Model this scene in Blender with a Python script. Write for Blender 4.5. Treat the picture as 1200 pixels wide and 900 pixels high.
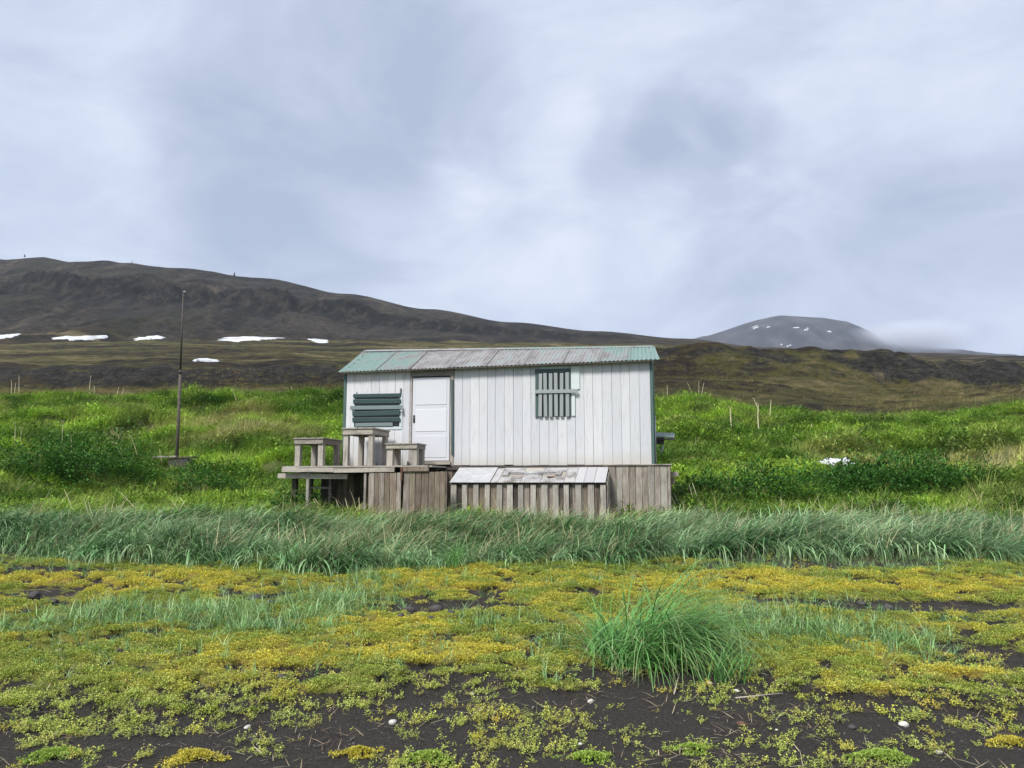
import bpy, bmesh, math, random
import numpy as np
random.seed(7); RNG = np.random.default_rng(11)
R = math.radians
sc = bpy.context.scene
for o in list(bpy.data.objects): bpy.data.objects.remove(o)
COL = sc.collection

# ------------------------------------------------------------------ camera
FPX = 925.0; PITCH = math.atan(118/925); EYE = 1.6
cam = bpy.data.cameras.new('camera'); camo = bpy.data.objects.new('camera', cam); COL.objects.link(camo)
camo.location = (0, 0, EYE); camo.rotation_euler = (math.pi/2+PITCH, 0, 0)
cam.sensor_width = 36; cam.lens = FPX/1200*36; cam.clip_start = .05; cam.clip_end = 20000
sc.camera = camo

# ------------------------------------------------------------------ light
SUN_EL, SUN_AZ = 50, 212          # azimuth clockwise from +Y: behind the camera, a little left
sun = bpy.data.lights.new('sun', 'SUN'); sun.energy = 1.5; sun.angle = R(14); sun.color = (1, .97, .92)
suno = bpy.data.objects.new('sun', sun); COL.objects.link(suno)
suno.rotation_euler = (R(90-SUN_EL), 0, R(180-SUN_AZ)); suno.location = (0, 0, 40)
sc.view_settings.view_transform = 'Standard'; sc.view_settings.look = 'None'
sc.view_settings.exposure = 1.85; sc.view_settings.gamma = 1; sc.view_settings.use_curve_mapping = False

class NT:
    """small node-tree helper"""
    def __init__(s, tree): s.t = tree; s.n = tree.nodes; s.l = tree.links
    def add(s, typ, **kw):
        n = s.n.new(typ)
        for k, v in kw.items(): setattr(n, k, v)
        return n
    def put(s, sock, v):
        if isinstance(v, bpy.types.NodeSocket): s.l.new(v, sock)
        elif v is not None:
            if hasattr(sock.default_value, '__len__') and not hasattr(v, '__len__'): v = (v,)*len(sock.default_value)
            if hasattr(v, '__len__') and len(sock.default_value) == 4 and len(v) == 3: v = (*v, 1)
            sock.default_value = v
    def math(s, op, a, b=None, c=None, clamp=False):
        n = s.add('ShaderNodeMath', operation=op, use_clamp=clamp)
        for i, v in enumerate((a, b, c)): s.put(n.inputs[i], v) if v is not None else None
        return n.outputs[0]
    def vmath(s, op, a, b=None, out=0):
        n = s.add('ShaderNodeVectorMath', operation=op); s.put(n.inputs[0], a)
        if b is not None: s.put(n.inputs[1], b)
        return n.outputs[out]
    def noise(s, vec, scale, detail=4, rough=.55, dist=0, out=0):
        n = s.add('ShaderNodeTexNoise'); s.put(n.inputs['Vector'], vec) if vec is not None else None
        n.inputs['Scale'].default_value = scale; n.inputs['Detail'].default_value = detail
        n.inputs['Roughness'].default_value = rough; n.inputs['Distortion'].default_value = dist
        return n.outputs[out]
    def ramp(s, fac, stops):
        n = s.add('ShaderNodeValToRGB'); e = n.color_ramp.elements
        while len(e) < len(stops): e.new(.5)
        for k, (p, c) in zip(e, stops):
            k.position = p; k.color = (*c, 1) if hasattr(c, '__len__') else (c, c, c, 1)
        s.put(n.inputs[0], fac); return n.outputs[0]
    def mix(s, fac, a, b, mode='MIX'):
        n = s.add('ShaderNodeMix', data_type='RGBA', blend_type=mode)
        s.put(n.inputs[0], fac); s.put(n.inputs[6], a); s.put(n.inputs[7], b); return n.outputs[2]
    def rng(s, v, a, b, c=0., d=1., smooth=True):
        n = s.add('ShaderNodeMapRange', interpolation_type='SMOOTHSTEP' if smooth else 'LINEAR')
        for i, x in enumerate((v, a, b, c, d)): s.put(n.inputs[i], x)
        return n.outputs[0]

CP, SP = math.cos(PITCH), math.sin(PITCH)
def ray(u, v):
    """direction of a picture point of the 1200 x 900 photograph"""
    d = (450-v)/FPX; return np.array([(u-600)/FPX, CP-d*SP, SP+d*CP])

w = bpy.data.worlds.new('World'); sc.world = w; w.use_nodes = True
T = NT(w.node_tree); T.n.clear()
out = T.add('ShaderNodeOutputWorld'); bg = T.add('ShaderNodeBackground')
sky = T.add('ShaderNodeTexSky', sky_type='NISHITA', sun_disc=False)
sky.sun_elevation = R(SUN_EL); sky.sun_rotation = R(SUN_AZ); sky.altitude = 0
d = T.vmath('NORMALIZE', T.add('ShaderNodeTexCoord').outputs['Generated'])
sep = T.add('ShaderNodeSeparateXYZ'); T.put(sep.inputs[0], d)
zz = T.math('ADD', T.math('MAXIMUM', sep.outputs[2], 0), .28)
cmb = T.add('ShaderNodeCombineXYZ')
T.put(cmb.inputs[0], T.math('DIVIDE', sep.outputs[0], zz)); T.put(cmb.inputs[1], T.math('DIVIDE', sep.outputs[1], zz))
plane = cmb.outputs[0]
big = T.noise(plane, 1.1, 3, .5, .3); mid = T.noise(plane, 2.6, 9, .66, .6)
warp = T.vmath('SCALE', T.vmath('SUBTRACT', T.noise(d, 4.5, 6, .58, 0, 1), (.5, .5, .5)), None)
warp.node.inputs['Scale'].default_value = .2
dw = T.vmath('NORMALIZE', T.vmath('ADD', d, warp))
def blob(u, v, rad, wgt, soft=.1):
    c = ray(u, v); c = c/np.linalg.norm(c)
    k = T.vmath('DOT_PRODUCT', dw, tuple(c), 1)
    return T.math('MULTIPLY', T.rng(k, math.cos(R(rad)), math.cos(R(rad*soft))), wgt)
val = T.math('ADD', T.math('MULTIPLY', big, .35), T.math('SUBTRACT', T.math('MULTIPLY', mid, 1.0), .11))
for b in [(420, 170, 16, -.2), (330, 260, 12, -.12), (500, 90, 10, -.12), (800, 170, 4.2, -.24), (855, 155, 3.6, -.2), (735, 190, 3.6, -.17), (900, 170, 3, -.08),
          (545, 212, 4.5, .13), (650, 150, 4.5, .15), (600, 300, 9, .10), (730, 275, 6, .12), (960, 320, 11, -.12), (1100, 330, 9, -.06), (960, 160, 4, -.07),
          (80, 60, 15, -.04), (1080, 120, 17, .03), (80, 270, 9, .02), (500, 345, 12, .09), (250, 180, 8, -.05)]:
    val = T.math('ADD', val, blob(*b))
cl = T.ramp(val, [(.2, (.31, .365, .475)), (.40, (.39, .44, .555)), (.58, (.475, .525, .635)), (.82, (.60, .64, .73))])
skys = T.vmath('SCALE', sky.outputs[0]); skys.node.inputs['Scale'].default_value = .08
T.put(bg.inputs['Color'], T.mix(.93, skys, cl)); bg.inputs["Strength"].default_value = .405
T.l.new(bg.outputs[0], out.inputs['Surface'])

# ------------------------------------------------------------------ noise and terrain
_tab = np.random.default_rng(3).random((256, 256))
def vnoise(x, y, seed=0):
    x = np.asarray(x, float)+seed*17.31; y = np.asarray(y, float)+seed*9.77
    xi = np.floor(x).astype(int); yi = np.floor(y).astype(int); fx = x-xi; fy = y-yi
    fx = fx*fx*fx*(fx*(fx*6-15)+10); fy = fy*fy*fy*(fy*(fy*6-15)+10)
    a = _tab[xi & 255, yi & 255]; b = _tab[(xi+1) & 255, yi & 255]; c = _tab[xi & 255, (yi+1) & 255]; e = _tab[(xi+1) & 255, (yi+1) & 255]
    return (a*(1-fx)+b*fx)*(1-fy)+(c*(1-fx)+e*fx)*fy
def fbm(x, y, oct=4, seed=0, gain=.5):
    t = 0; s = 0; a = 1.
    for k in range(oct):
        t = t+a*vnoise(np.asarray(x)*2**k, np.asarray(y)*2**k, seed+k*3); s += a; a *= gain
    return t/s            # 0..1
def sstep(a, b, x): t = np.clip((np.asarray(x, float)-a)/(b-a), 0, 1); return t*t*(3-2*t)

UC = np.array([-500, -200, 0, 100, 200, 300, 400, 500, 600, 700, 800, 900, 1000, 1050, 1100, 1200, 1400, 1700], float)
def row(*v): return np.interp(UC, [p[0] for p in v], [p[1] for p in v])
NEAR_Y = np.array([0, 3, 5, 8, 10, 12, 13.5, 15, 17, 20.]); NEAR_Z = np.array([-.03, 0, .03, .1, .2, .36, .55, .76, .93, 1.08])
FAR = [  # depth, picture height of the ground along that depth
 (25, row((0, 556), (400, 556), (800, 548), (1000, 548), (1200, 541))),
 (33, row((0, 512), (400, 510), (800, 507), (1000, 520), (1200, 508))),
 (42, row((0, 471), (200, 472), (400, 469), (700, 471), (800, 477), (900, 494), (1000, 504), (1100, 500), (1200, 486), (1400, 472))),
 (52, row((0, 478), (400, 476), (800, 482), (900, 493), (1000, 500), (1100, 497), (1200, 486), (1400, 474))),
 (75, row((0, 463), (400, 462), (800, 464), (900, 476), (1000, 483), (1100, 478), (1200, 469), (1400, 460))),
 (110, row((0, 455), (400, 454), (700, 448), (800, 441), (900, 444), (1000, 447), (1100, 455), (1200, 453), (1400, 450))),
 (122, row((0, 432), (200, 430), (400, 431), (600, 418), (700, 408), (800, 403), (850, 405), (900, 408), (1000, 411), (1050, 411), (1100, 423), (1200, 427), (1400, 436))),
 (170, row((0, 424), (200, 421), (400, 424), (600, 425), (800, 430), (1000, 436), (1200, 440), (1400, 445))),
 (300, row((0, 404), (200, 402), (400, 405), (500, 407), (600, 408), (800, 408), (900, 416), (1000, 420), (1200, 424), (1400, 430))),
 (350, row((0, 396), (200, 396), (400, 400), (500, 402), (600, 403), (800, 405), (900, 415), (1000, 419), (1200, 422), (1400, 428))),
 (480, row((0, 352), (200, 354), (400, 376), (500, 387), (600, 395), (700, 399), (800, 403), (900, 413), (1000, 417), (1200, 420), (1400, 427))),
 (505, row((0, 334), (200, 337), (400, 358), (500, 374), (600, 386), (700, 393), (800, 400), (900, 412), (1000, 416), (1200, 419), (1400, 426))),
 (620, row((-500, 304), (0, 301), (100, 304), (200, 314.5), (300, 326), (400, 344), (500, 362), (600, 377.5), (700, 388), (800, 396.5), (900, 407), (1000, 412), (1100, 413.5), (1200, 417), (1400, 424))),
]
ROWS_Y = np.concatenate([NEAR_Y, [f[0] for f in FAR], [900, 2900]])
ztab = [np.full(UC.shape, z) for z in NEAR_Z]
for Y, v in FAR:
    dd = (450-v)/FPX; ztab.append(EYE+Y*(SP+dd*CP)/(CP-dd*SP))
ztab.append(ztab[-1]*.98); ztab.append(ztab[-1]*.5)
ZT = np.array(ztab)
def height(x, y, detail=True):
    x = np.asarray(x, float); y = np.asarray(y, float)
    r = np.hypot(x, y); ph = np.arctan2(x, y)
    pc = np.clip(ph, -.93, .93); Y = r*np.cos(pc)
    u = 600+FPX*np.tan(pc)*.995
    ui = np.clip(np.interp(u, UC, np.arange(len(UC))), 0, len(UC)-1.001); yi = np.clip(np.interp(Y, ROWS_Y, np.arange(len(ROWS_Y))), 0, len(ROWS_Y)-1.001)
    a = ui.astype(int); b = yi.astype(int); fu = ui-a; fy = yi-b; fu = fu*fu*(3-2*fu)
    z = (ZT[b, a]*(1-fu)+ZT[b, a+1]*fu)*(1-fy)+(ZT[b+1, a]*(1-fu)+ZT[b+1, a+1]*fu)*fy
    z = z*(1-sstep(1.2, 1.9, np.abs(ph)))-.3*sstep(1.2, 1.9, np.abs(ph))*sstep(3, 30, r)
    if detail:
        z = z+(fbm(x*.9, y*.9, 3, 1)-.5)*.10*sstep(3, 6, r)+(fbm(x*5, y*5, 3, 2)-.5)*.035*sstep(2, 3, r)*(1-sstep(18, 30, r))
        m = sstep(17, 24, r)*(1-sstep(45, 70, r))*(1-np.exp(-((x+11)/2.5)**2-((y-25)/3)**2))*(1-np.exp(-((x-9.5)/2)**2-((y-22)/4)**2)); z = z+((fbm(x*.35, y*.35, 3, 5)-.5)*1.3+(fbm(x*.9, y*1.1, 2, 6)-.5)*.7)*m
        nr = (r < 14) & (y > 3)
        if nr.any(): mv = np.zeros(np.shape(x)); mv[nr] = veg(x[nr], y[nr])*(.3+1.1*fbm(x[nr]*3.2, y[nr]*3.2, 3, 7)); z = z+mv*.085*(sstep(4.9, 6.3, y))
        m = sstep(55, 80, r)*(1-sstep(380, 480, r)); z = z+(fbm(x*.06, y*.06, 5, 8, .55)-.5)*2.6*m
        c = np.exp(-((Y-116)/9)**2); rk = 1-2*np.abs(fbm(x*.11, y*.07, 5, 14, .6)-.5); z = z+(rk-.75)*(1.5+2.4*sstep(940, 1080, u))*c
        m = sstep(340, 420, r)*(1-sstep(900, 1500, r))
        gul = fbm(x*.035+fbm(x*.01, y*.01, 2, 31)*2, y*.006, 4, 21, .6)
        lw = 1-.85*sstep(250, 520, u)
        z = z+(gul-.5)*22*m*lw*(1-sstep(560, 620, Y))+(fbm(x*.03, y*.03, 5, 25)-.5)*6*m*lw*(1-.6*sstep(580, 620, Y))
        c = np.exp(-((Y-498)/16)**2); z = z+((1-2*np.abs(fbm(x*.045, y*.03, 5, 34, .6)-.5))-.7)*24*c*m*lw
        z = z+(fbm(x*.02, y*.02, 3, 41)-.5)*2.5*sstep(900, 1200, r)
    return z
def hgt(x, y): return float(height(np.array([x]), np.array([y]))[0])
def ground_at(u, v, y0=2.5, y1=800):
    """where the line of sight through a point of the photograph meets the terrain"""
    dd = ray(u, v); ys = np.geomspace(y0, y1, 6000); x = dd[0]/dd[1]*ys; z = EYE+dd[2]/dd[1]*ys
    hit = np.nonzero(height(x, ys) >= z)[0]
    i = hit[0] if len(hit) else len(ys)-1
    return np.array([x[i], ys[i], float(height(x[i:i+1], ys[i:i+1])[0])])

# ------------------------------------------------------------------ ground cover maps
def gpatch(x, y, L):
    """soft spots: (picture u, v, radius x, radius y in metres, weight)"""
    t = np.zeros(np.shape(x))
    for u, v, rx, ry, wt in L:
        p = _gp(u, v); t = t+wt*np.exp(-((x-p[0])/rx)**2-((y-p[1])/ry)**2)
    return t
_gc = {}
def _gp(u, v):
    if (u, v) not in _gc:
        dd = ray(u, v); ys = np.geomspace(3, 60, 1500); x = dd[0]/dd[1]*ys
        h = height(x, ys, False); i = np.nonzero(h >= EYE+dd[2]/dd[1]*ys)[0]; i = i[0] if len(i) else -1
        _gc[(u, v)] = (x[i], ys[i])
    return _gc[(u, v)]
SOIL = [(45, 702, .55, .45, .9), (300, 704, .5, .3, .8), (500, 716, .7, .45, 1.), (590, 712, .4, .25, .7), (215, 730, .35, .2, .7), (1000, 712, 1.2, .4, .9), (1130, 716, 1., .35, .8), (920, 660, 1.6, .6, 1.),
        (1050, 662, 1.1, .5, .9), (60, 672, 1.6, .35, .7), (640, 735, .5, .25, .5), (1150, 770, .5, .6, .9), (400, 672, .8, .3, .7), (180, 768, .4, .12, .6), (330, 795, .4, .12, .8), (790, 798, .8, .25, .8), (1180, 740, .5, .4, .6), (700, 790, .5, .25, .6), (510, 790, .5, .15, .4)]
BLUE = [(60, 742, 1., .6, .8), (150, 725, .9, .5, .8), (240, 728, .8, .5, .9), (330, 735, .8, .7, 1.), (390, 715, .7, .7, .9), (420, 690, .5, .8, .6), (960, 750, 1., .55, 1.), (1060, 770, .6, .5, .8), (900, 735, .8, .6, 1.), (1150, 735, .6, .5, .5), (610, 735, .6, .5, .6), (570, 745, .4, .4, .5), (670, 760, .4, .4, .6), (20, 745, .6, .5, .6), (350, 690, 1.2, .6, .35), (830, 700, .8, .6, .4)]
YEL = [(150, 685, 2., .9, .9), (280, 700, 1., .6, .7), (600, 690, 2.2, .8, 1.), (950, 685, 2.2, .7, 1.), (1120, 685, 1.4, .6, 1.), (450, 760, .8, .8, .9), (560, 775, .8, .5, .8), (660, 790, .5, .3, .9), (300, 780, .9, .3, .7), (900, 800, .5, .25, .9), (1140, 800, .6, .2, .9), (1180, 870, .2, .25, .8), (420, 880, .14, .2, .9), (880, 685, 1, .6, .9), (420, 730, .4, .5, .6), (230, 890, .12, .1, .7), (100, 690, 1.2, .6, .6)]
def veg(x, y):
    """sandwort and moss cover of the upper beach, 0..1"""
    n = fbm(x*1.1, y*1.8, 4, 50); n2 = fbm(x*3.3, y*4.2, 3, 53); n3 = fbm(x*7, y*9, 3, 55)
    line = 6.05+.35*np.sin(x*.8+1)-.3*sstep(-1.2, -2.8, x)+.25*sstep(.3, 1.2, x)
    t = sstep(line-.55, line+.2, y+(n-.5)*1.3+(n2-.5)*.7)
    low = sstep(.52, .7, n2*.6+n*.4)*.85
    t = np.maximum(t, low)-gpatch(x, y, SOIL)*(.55+n2)-sstep(.52, .70, n3)*.9-sstep(.55, .7, n2)*.7
    return np.clip(t, 0, 1)*(1-sstep(12.2, 13.5, y))
def yellow(x, y):
    n = fbm(x*1.3, y*2.2, 4, 60); n2 = fbm(x*5, y*7, 3, 62); return np.clip((n-.5)*2.6+(n2-.5)*1.8-.05+gpatch(x, y, YEL)*.75, 0, 1)
def bluegrass(x, y):
    n = fbm(x*1.8, y*2.2, 3, 66); return np.clip(gpatch(x, y, BLUE)*(.35+1.3*n)-.18, 0, 1)
STRAW = [(270, 505, 3, 4, .8), (330, 525, 2.5, 2, .6), (20, 595, 1.8, .8, 1.), (250, 585, 1.8, 1, .8), (150, 560, 1, .8, .5), (1120, 540, 3, 2, .9), (1180, 560, 3, 2, .9), (1060, 530, 2, 1.5, .6), (1000, 492, 4, 5, .5), (860, 470, 4, 5, .3), (700, 600, 1, .5, .4), (330, 470, 3, 4, .4), (100, 590, 1.4, .6, .6), (850, 595, .8, .5, .4)]
DARK = [(110, 560, 2, 1.1, .9), (60, 565, 1.4, 1, .8), (230, 570, 1.2, .8, .6), (330, 590, 1.5, .8, .9), (390, 590, 1.3, .8, .7), (1000, 570, 2.2, .8, 1.), (900, 590, 1.6, .7, .9), (1080, 580, 1.5, .7, .9), (840, 590, 1, .7, .9), (830, 515, 2.5, 1.2, .7), (1040, 550, 1.2, .7, .8), (700, 600, 2, .6, .4), (40, 480, 5, 2, .4), (200, 475, 5, 1.5, .4)]
def straw(x, y): return np.clip((fbm(x*.4, y*.5, 4, 70)-.60)*2.4+gpatch(x, y, STRAW)*.9*(.45+fbm(x*1.2, y*1.0, 3, 72)*1.6), 0, 1)
def darkg(x, y): return np.clip((fbm(x*.5, y*.9, 4, 75)-.5)*3.2+gpatch(x, y, DARK)*.9, 0, 1)

# ------------------------------------------------------------------ materials
MATS = {}
def newmat(name):
    m = bpy.data.materials.new(name); m.use_nodes = True; t = NT(m.node_tree)
    MATS[name] = m; return m, t, t.n['Principled BSDF'], t.n['Material Output']
def bump(t, p, h, strength=.4, dist=.02):
    b = t.add('ShaderNodeBump'); b.inputs['Strength'].default_value = strength; b.inputs['Distance'].default_value = dist
    t.put(b.inputs['Height'], h); t.l.new(b.outputs[0], p.inputs['Normal'])
def attr(t, name, kind='GEOMETRY', out=0):
    a = t.add('ShaderNodeAttribute', attribute_name=name, attribute_type=kind); return a.outputs[out]

def mat_ground():
    m, t, p, o = newmat('beach_and_meadow_soil')
    pos = t.add('ShaderNodeNewGeometry').outputs['Position']
    fine = t.noise(pos, 60, 5, .65); grit = t.noise(pos, 260, 2, .6); med = t.noise(pos, 9, 4, .6)
    sand = t.ramp(t.math('ADD', t.math('MULTIPLY', fine, .6), t.math('MULTIPLY', grit, .4)), [(.32, (.010, .009, .007)), (.5, (.036, .032, .027)), (.64, (.085, .074, .062)), (.76, (.19, .17, .145))])
    sand = t.mix(t.rng(med, .4, .75), sand, t.mix(.6, sand, (.042, .033, .028)))
    mossg = t.ramp(fine, [(.3, (.06, .06, .018)), (.55, (.20, .21, .035)), (.8, (.33, .33, .06))])
    mossy = t.ramp(fine, [(.3, (.13, .08, .015)), (.55, (.30, .24, .045)), (.8, (.48, .41, .08))])
    moss = t.mix(attr(t, 'yellow', out=2), mossg, mossy)
    edge = t.rng(t.math('ADD', attr(t, 'veg', out=2), t.math('MULTIPLY', t.math('SUBTRACT', t.noise(pos, 24, 4, .7), .5), .9)), .42, .58)
    c = t.mix(edge, sand, moss)
    under = t.ramp(t.noise(pos, 2.2, 5, .65), [(.3, (.035, .05, .014)), (.5, (.06, .085, .02)), (.7, (.14, .13, .05))])
    c = t.mix(attr(t, 'meadow', out=2), c, under)
    t.put(p.inputs['Base Color'], c); p.inputs['Roughness'].default_value = .9; p.inputs['Specular IOR Level'].default_value = .25
    bump(t, p, t.math('ADD', t.math('MULTIPLY', t.noise(pos, 30, 5, .7), .8), t.math('MULTIPLY', grit, .4)), .9, .04)
    return m
def mat_moor():
    m, t, p, o = newmat('moorland_and_rock')
    g = t.add('ShaderNodeNewGeometry'); pos = g.outputs['Position']
    st = t.vmath('MULTIPLY', pos, (.35, 1.1, 2.))
    n1 = t.noise(st, .05, 6, .6, .4); n2 = t.noise(pos, .35, 6, .7); n3 = t.noise(pos, 1.5, 6, .7)
    heath = t.ramp(t.math('ADD', t.math('MULTIPLY', n1, .6), t.math('MULTIPLY', n2, .4)), [(.40, (.016, .013, .008)), (.455, (.048, .034, .016)), (.50, (.080, .078, .020)), (.545, (.13, .11, .042)), (.62, (.27, .21, .105))])
    heath = t.mix(t.math('MULTIPLY', t.rng(n3, .5, .75), .4), heath, (.02, .018, .014))
    rock = t.ramp(t.math('ADD', t.math('MULTIPLY', n2, .45), t.math('MULTIPLY', n3, .55)), [(.38, (.008, .007, .006)), (.48, (.028, .025, .021)), (.56, (.058, .052, .044)), (.66, (.11, .10, .075))])
    f = t.rng(t.math('ADD', attr(t, 'rock', out=2), t.math('MULTIPLY', t.math('SUBTRACT', t.noise(pos, .22, 6, .7), .5), 2.2)), .35, .65)
    t.put(p.inputs['Base Color'], t.mix(f, heath, rock)); p.inputs['Roughness'].default_value = .95; p.inputs['Specular IOR Level'].default_value = .15
    bump(t, p, t.math('ADD', n2, t.math('MULTIPLY', n3, .6)), 1., 2.4)
    return m
def mat_mountain():
    m, t, p, o = newmat('scree_slope')
    pos = t.add('ShaderNodeNewGeometry').outputs['Position']
    fall = t.vmath('MULTIPLY', pos, (1, .25, .35)); lay = t.vmath('MULTIPLY', pos, (.25, .25, 2.4))
    n1 = t.noise(fall, .05, 6, .65, .6); n2 = t.noise(pos, .22, 7, .72); nl = t.noise(lay, .03, 5, .6, .5)
    base = t.ramp(t.math('ADD', t.math('MULTIPLY', n1, .55), t.math('MULTIPLY', n2, .45)), [(.38, (.007, .006, .0045)), (.46, (.024, .020, .0155)), (.53, (.052, .042, .032)), (.62, (.12, .096, .068))])
    green = t.ramp(n2, [(.35, (.018, .018, .009)), (.65, (.06, .056, .022))])
    c = t.mix(t.math('MULTIPLY', t.rng(t.noise(fall, .021, 4, .6, .5), .5, .68), .7), base, green)
    c = t.mix(t.math('MULTIPLY', t.rng(nl, .56, .7), .55), c, (.085, .073, .055))
    moor = t.ramp(t.noise(t.vmath('MULTIPLY', pos, (.35, 1.1, 2.)), .05, 6, .65, .4), [(.40, (.018, .014, .009)), (.47, (.055, .04, .02)), (.53, (.10, .078, .035)), (.62, (.24, .19, .10))])
    cf = t.rng(t.math('ADD', attr(t, 'cliff', out=2), t.math('MULTIPLY', t.math('SUBTRACT', n2, .5), 1.1)), .35, .7)
    c = t.mix(t.math('MULTIPLY', cf, .85), c, t.ramp(t.noise(t.vmath('MULTIPLY', pos, (1, .3, .5)), .16, 6, .7), [(.40, (.003, .003, .0025)), (.50, (.014, .012, .009)), (.60, (.06, .05, .037))]))
    streak = t.rng(t.noise(t.vmath('MULTIPLY', pos, (1, .12, .12)), .07, 5, .65, .3), .5, .68)
    c = t.mix(t.math('MULTIPLY', streak, t.math('MULTIPLY', attr(t, 'scree', out=2), .6)), c, (.075, .066, .056))
    c = t.mix(attr(t, 'foot', out=2), c, moor)
    t.put(p.inputs['Base Color'], c); p.inputs['Roughness'].default_value = .95; p.inputs['Specular IOR Level'].default_value = .15
    bump(t, p, t.math('ADD', n1, n2), 1., 7)
    return m
def mat_farmt():
    m, t, p, o = newmat('distant_mountain_rock')
    pos = t.add('ShaderNodeNewGeometry').outputs['Position']
    n = t.noise(t.vmath('MULTIPLY', pos, (1, 1, .4)), .02, 6, .65)
    t.put(p.inputs['Base Color'], t.ramp(n, [(.38, (.010, .010, .013)), (.55, (.038, .034, .038)), (.68, (.075, .065, .065))])); p.inputs['Roughness'].default_value = 1
    return m
def mat_snow():
    m, t, p, o = newmat('old_snow'); pos = t.add('ShaderNodeNewGeometry').outputs['Position']
    t.put(p.inputs['Base Color'], t.ramp(t.noise(pos, .25, 5, .7), [(.35, (.42, .42, .43)), (.6, (.66, .68, .71))])); p.inputs['Roughness'].default_value = .7
    return m
def mat_leaf(name, col=None, rough=.55, trans=.3, vary=.35, tip=None):
    """leaf; colour from the point it grows on ('tint' of the scatter) or fixed"""
    m, t, p, o = newmat(name)
    if col is None: c = attr(t, 'tint', 'INSTANCER')
    else: c = t.mix(0, col, col)
    pos = t.add('ShaderNodeNewGeometry').outputs['Position']
    rnd = attr(t, 'rnd', out=2)
    c = t.mix(1, c, t.ramp(rnd, [(0, 1-vary), (1, 1+vary)]), 'MULTIPLY')
    if tip: c = t.mix(t.math('MULTIPLY', t.rng(attr(t, 'along', out=2), .55, 1.), t.math('MULTIPLY', rnd, .8)), c, tip)
    t.put(p.inputs['Base Color'], c); p.inputs['Roughness'].default_value = rough; p.inputs['Specular IOR Level'].default_value = .35
    tr = t.add('ShaderNodeBsdfTranslucent'); t.put(tr.inputs[0], c)
    mx = t.add('ShaderNodeMixShader'); mx.inputs[0].default_value = trans
    t.l.new(p.outputs[0], mx.inputs[1]); t.l.new(tr.outputs[0], mx.inputs[2]); t.l.new(mx.outputs[0], o.inputs[0])
    return m
def mat_wood(name, dark, mid, light, axis='Z', rough=.85, green=.0):
    m, t, p, o = newmat(name)
    oi = t.add('ShaderNodeObjectInfo'); rnd = oi.outputs['Random']
    co = t.add('ShaderNodeTexCoord').outputs['Object']
    off = t.add('ShaderNodeCombineXYZ')
    for i in range(3): t.put(off.inputs[i], t.math('MULTIPLY', rnd, 37.+i*11))
    v = t.vmath('ADD', co, off.outputs[0])
    s = {'Z': (9, 9, .7), 'X': (.7, 9, 9), 'Y': (9, .7, 9)}[axis]
    gr = t.noise(t.vmath('MULTIPLY', v, s), 5, 6, .65, .4); st = t.noise(v, 2.4, 4, .6)
    f = t.math('ADD', t.math('MULTIPLY', gr, .65), t.math('MULTIPLY', st, .35))
    c = t.ramp(f, [(.33, dark), (.5, mid), (.68, light)])
    c = t.mix(1, c, t.ramp(rnd, [(0, (.78, .76, .74)), (1, (1.2, 1.18, 1.15))]), 'MULTIPLY')
    if green: c = t.mix(t.math('MULTIPLY', t.rng(st, .5, .7), green), c, (.09, .1, .04))
    t.put(p.inputs['Base Color'], c); p.inputs['Roughness'].default_value = rough; p.inputs['Specular IOR Level'].default_value = .25
    bump(t, p, gr, .5, .006)
    return m
def mat_paint(name, col, wear, wearamt=.5, axis='Z', rough=.55, stain=(.5, .47, .42), streak=.35):
    m, t, p, o = newmat(name)
    oi = t.add('ShaderNodeObjectInfo'); rnd = oi.outputs['Random']; co = t.add('ShaderNodeTexCoord').outputs['Object']
    off = t.add('ShaderNodeCombineXYZ')
    for i in range(3): t.put(off.inputs[i], t.math('MULTIPLY', rnd, 23.+i*7))
    v = t.vmath('ADD', co, off.outputs[0]); s = {'Z': (12, 12, .9), 'X': (.9, 12, 12)}[axis]
    gr = t.noise(t.vmath('MULTIPLY', v, s), 3, 6, .7, .3); bl = t.noise(v, 3, 5, .65)
    c = t.mix(1, col, t.ramp(rnd, [(0, (.90, .905, .93)), (1, (1.05, 1.045, 1.04))]), 'MULTIPLY')
    c = t.mix(t.math('MULTIPLY', t.rng(gr, .45, .75), streak), c, stain)
    if name == 'white_paint':
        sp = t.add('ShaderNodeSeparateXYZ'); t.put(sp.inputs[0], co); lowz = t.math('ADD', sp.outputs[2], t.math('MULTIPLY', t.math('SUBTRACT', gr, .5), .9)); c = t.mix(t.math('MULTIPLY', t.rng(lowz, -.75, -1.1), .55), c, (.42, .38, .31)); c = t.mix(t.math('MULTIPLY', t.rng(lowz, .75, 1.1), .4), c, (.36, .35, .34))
    c = t.mix(t.rng(t.math('ADD', t.math('MULTIPLY', gr, .5), t.math('MULTIPLY', bl, .5)), .72-wearamt*.25, .8-wearamt*.25), c, wear)
    t.put(p.inputs['Base Color'], c); p.inputs['Roughness'].default_value = rough
    bump(t, p, gr, .35, .004)
    return m
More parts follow.
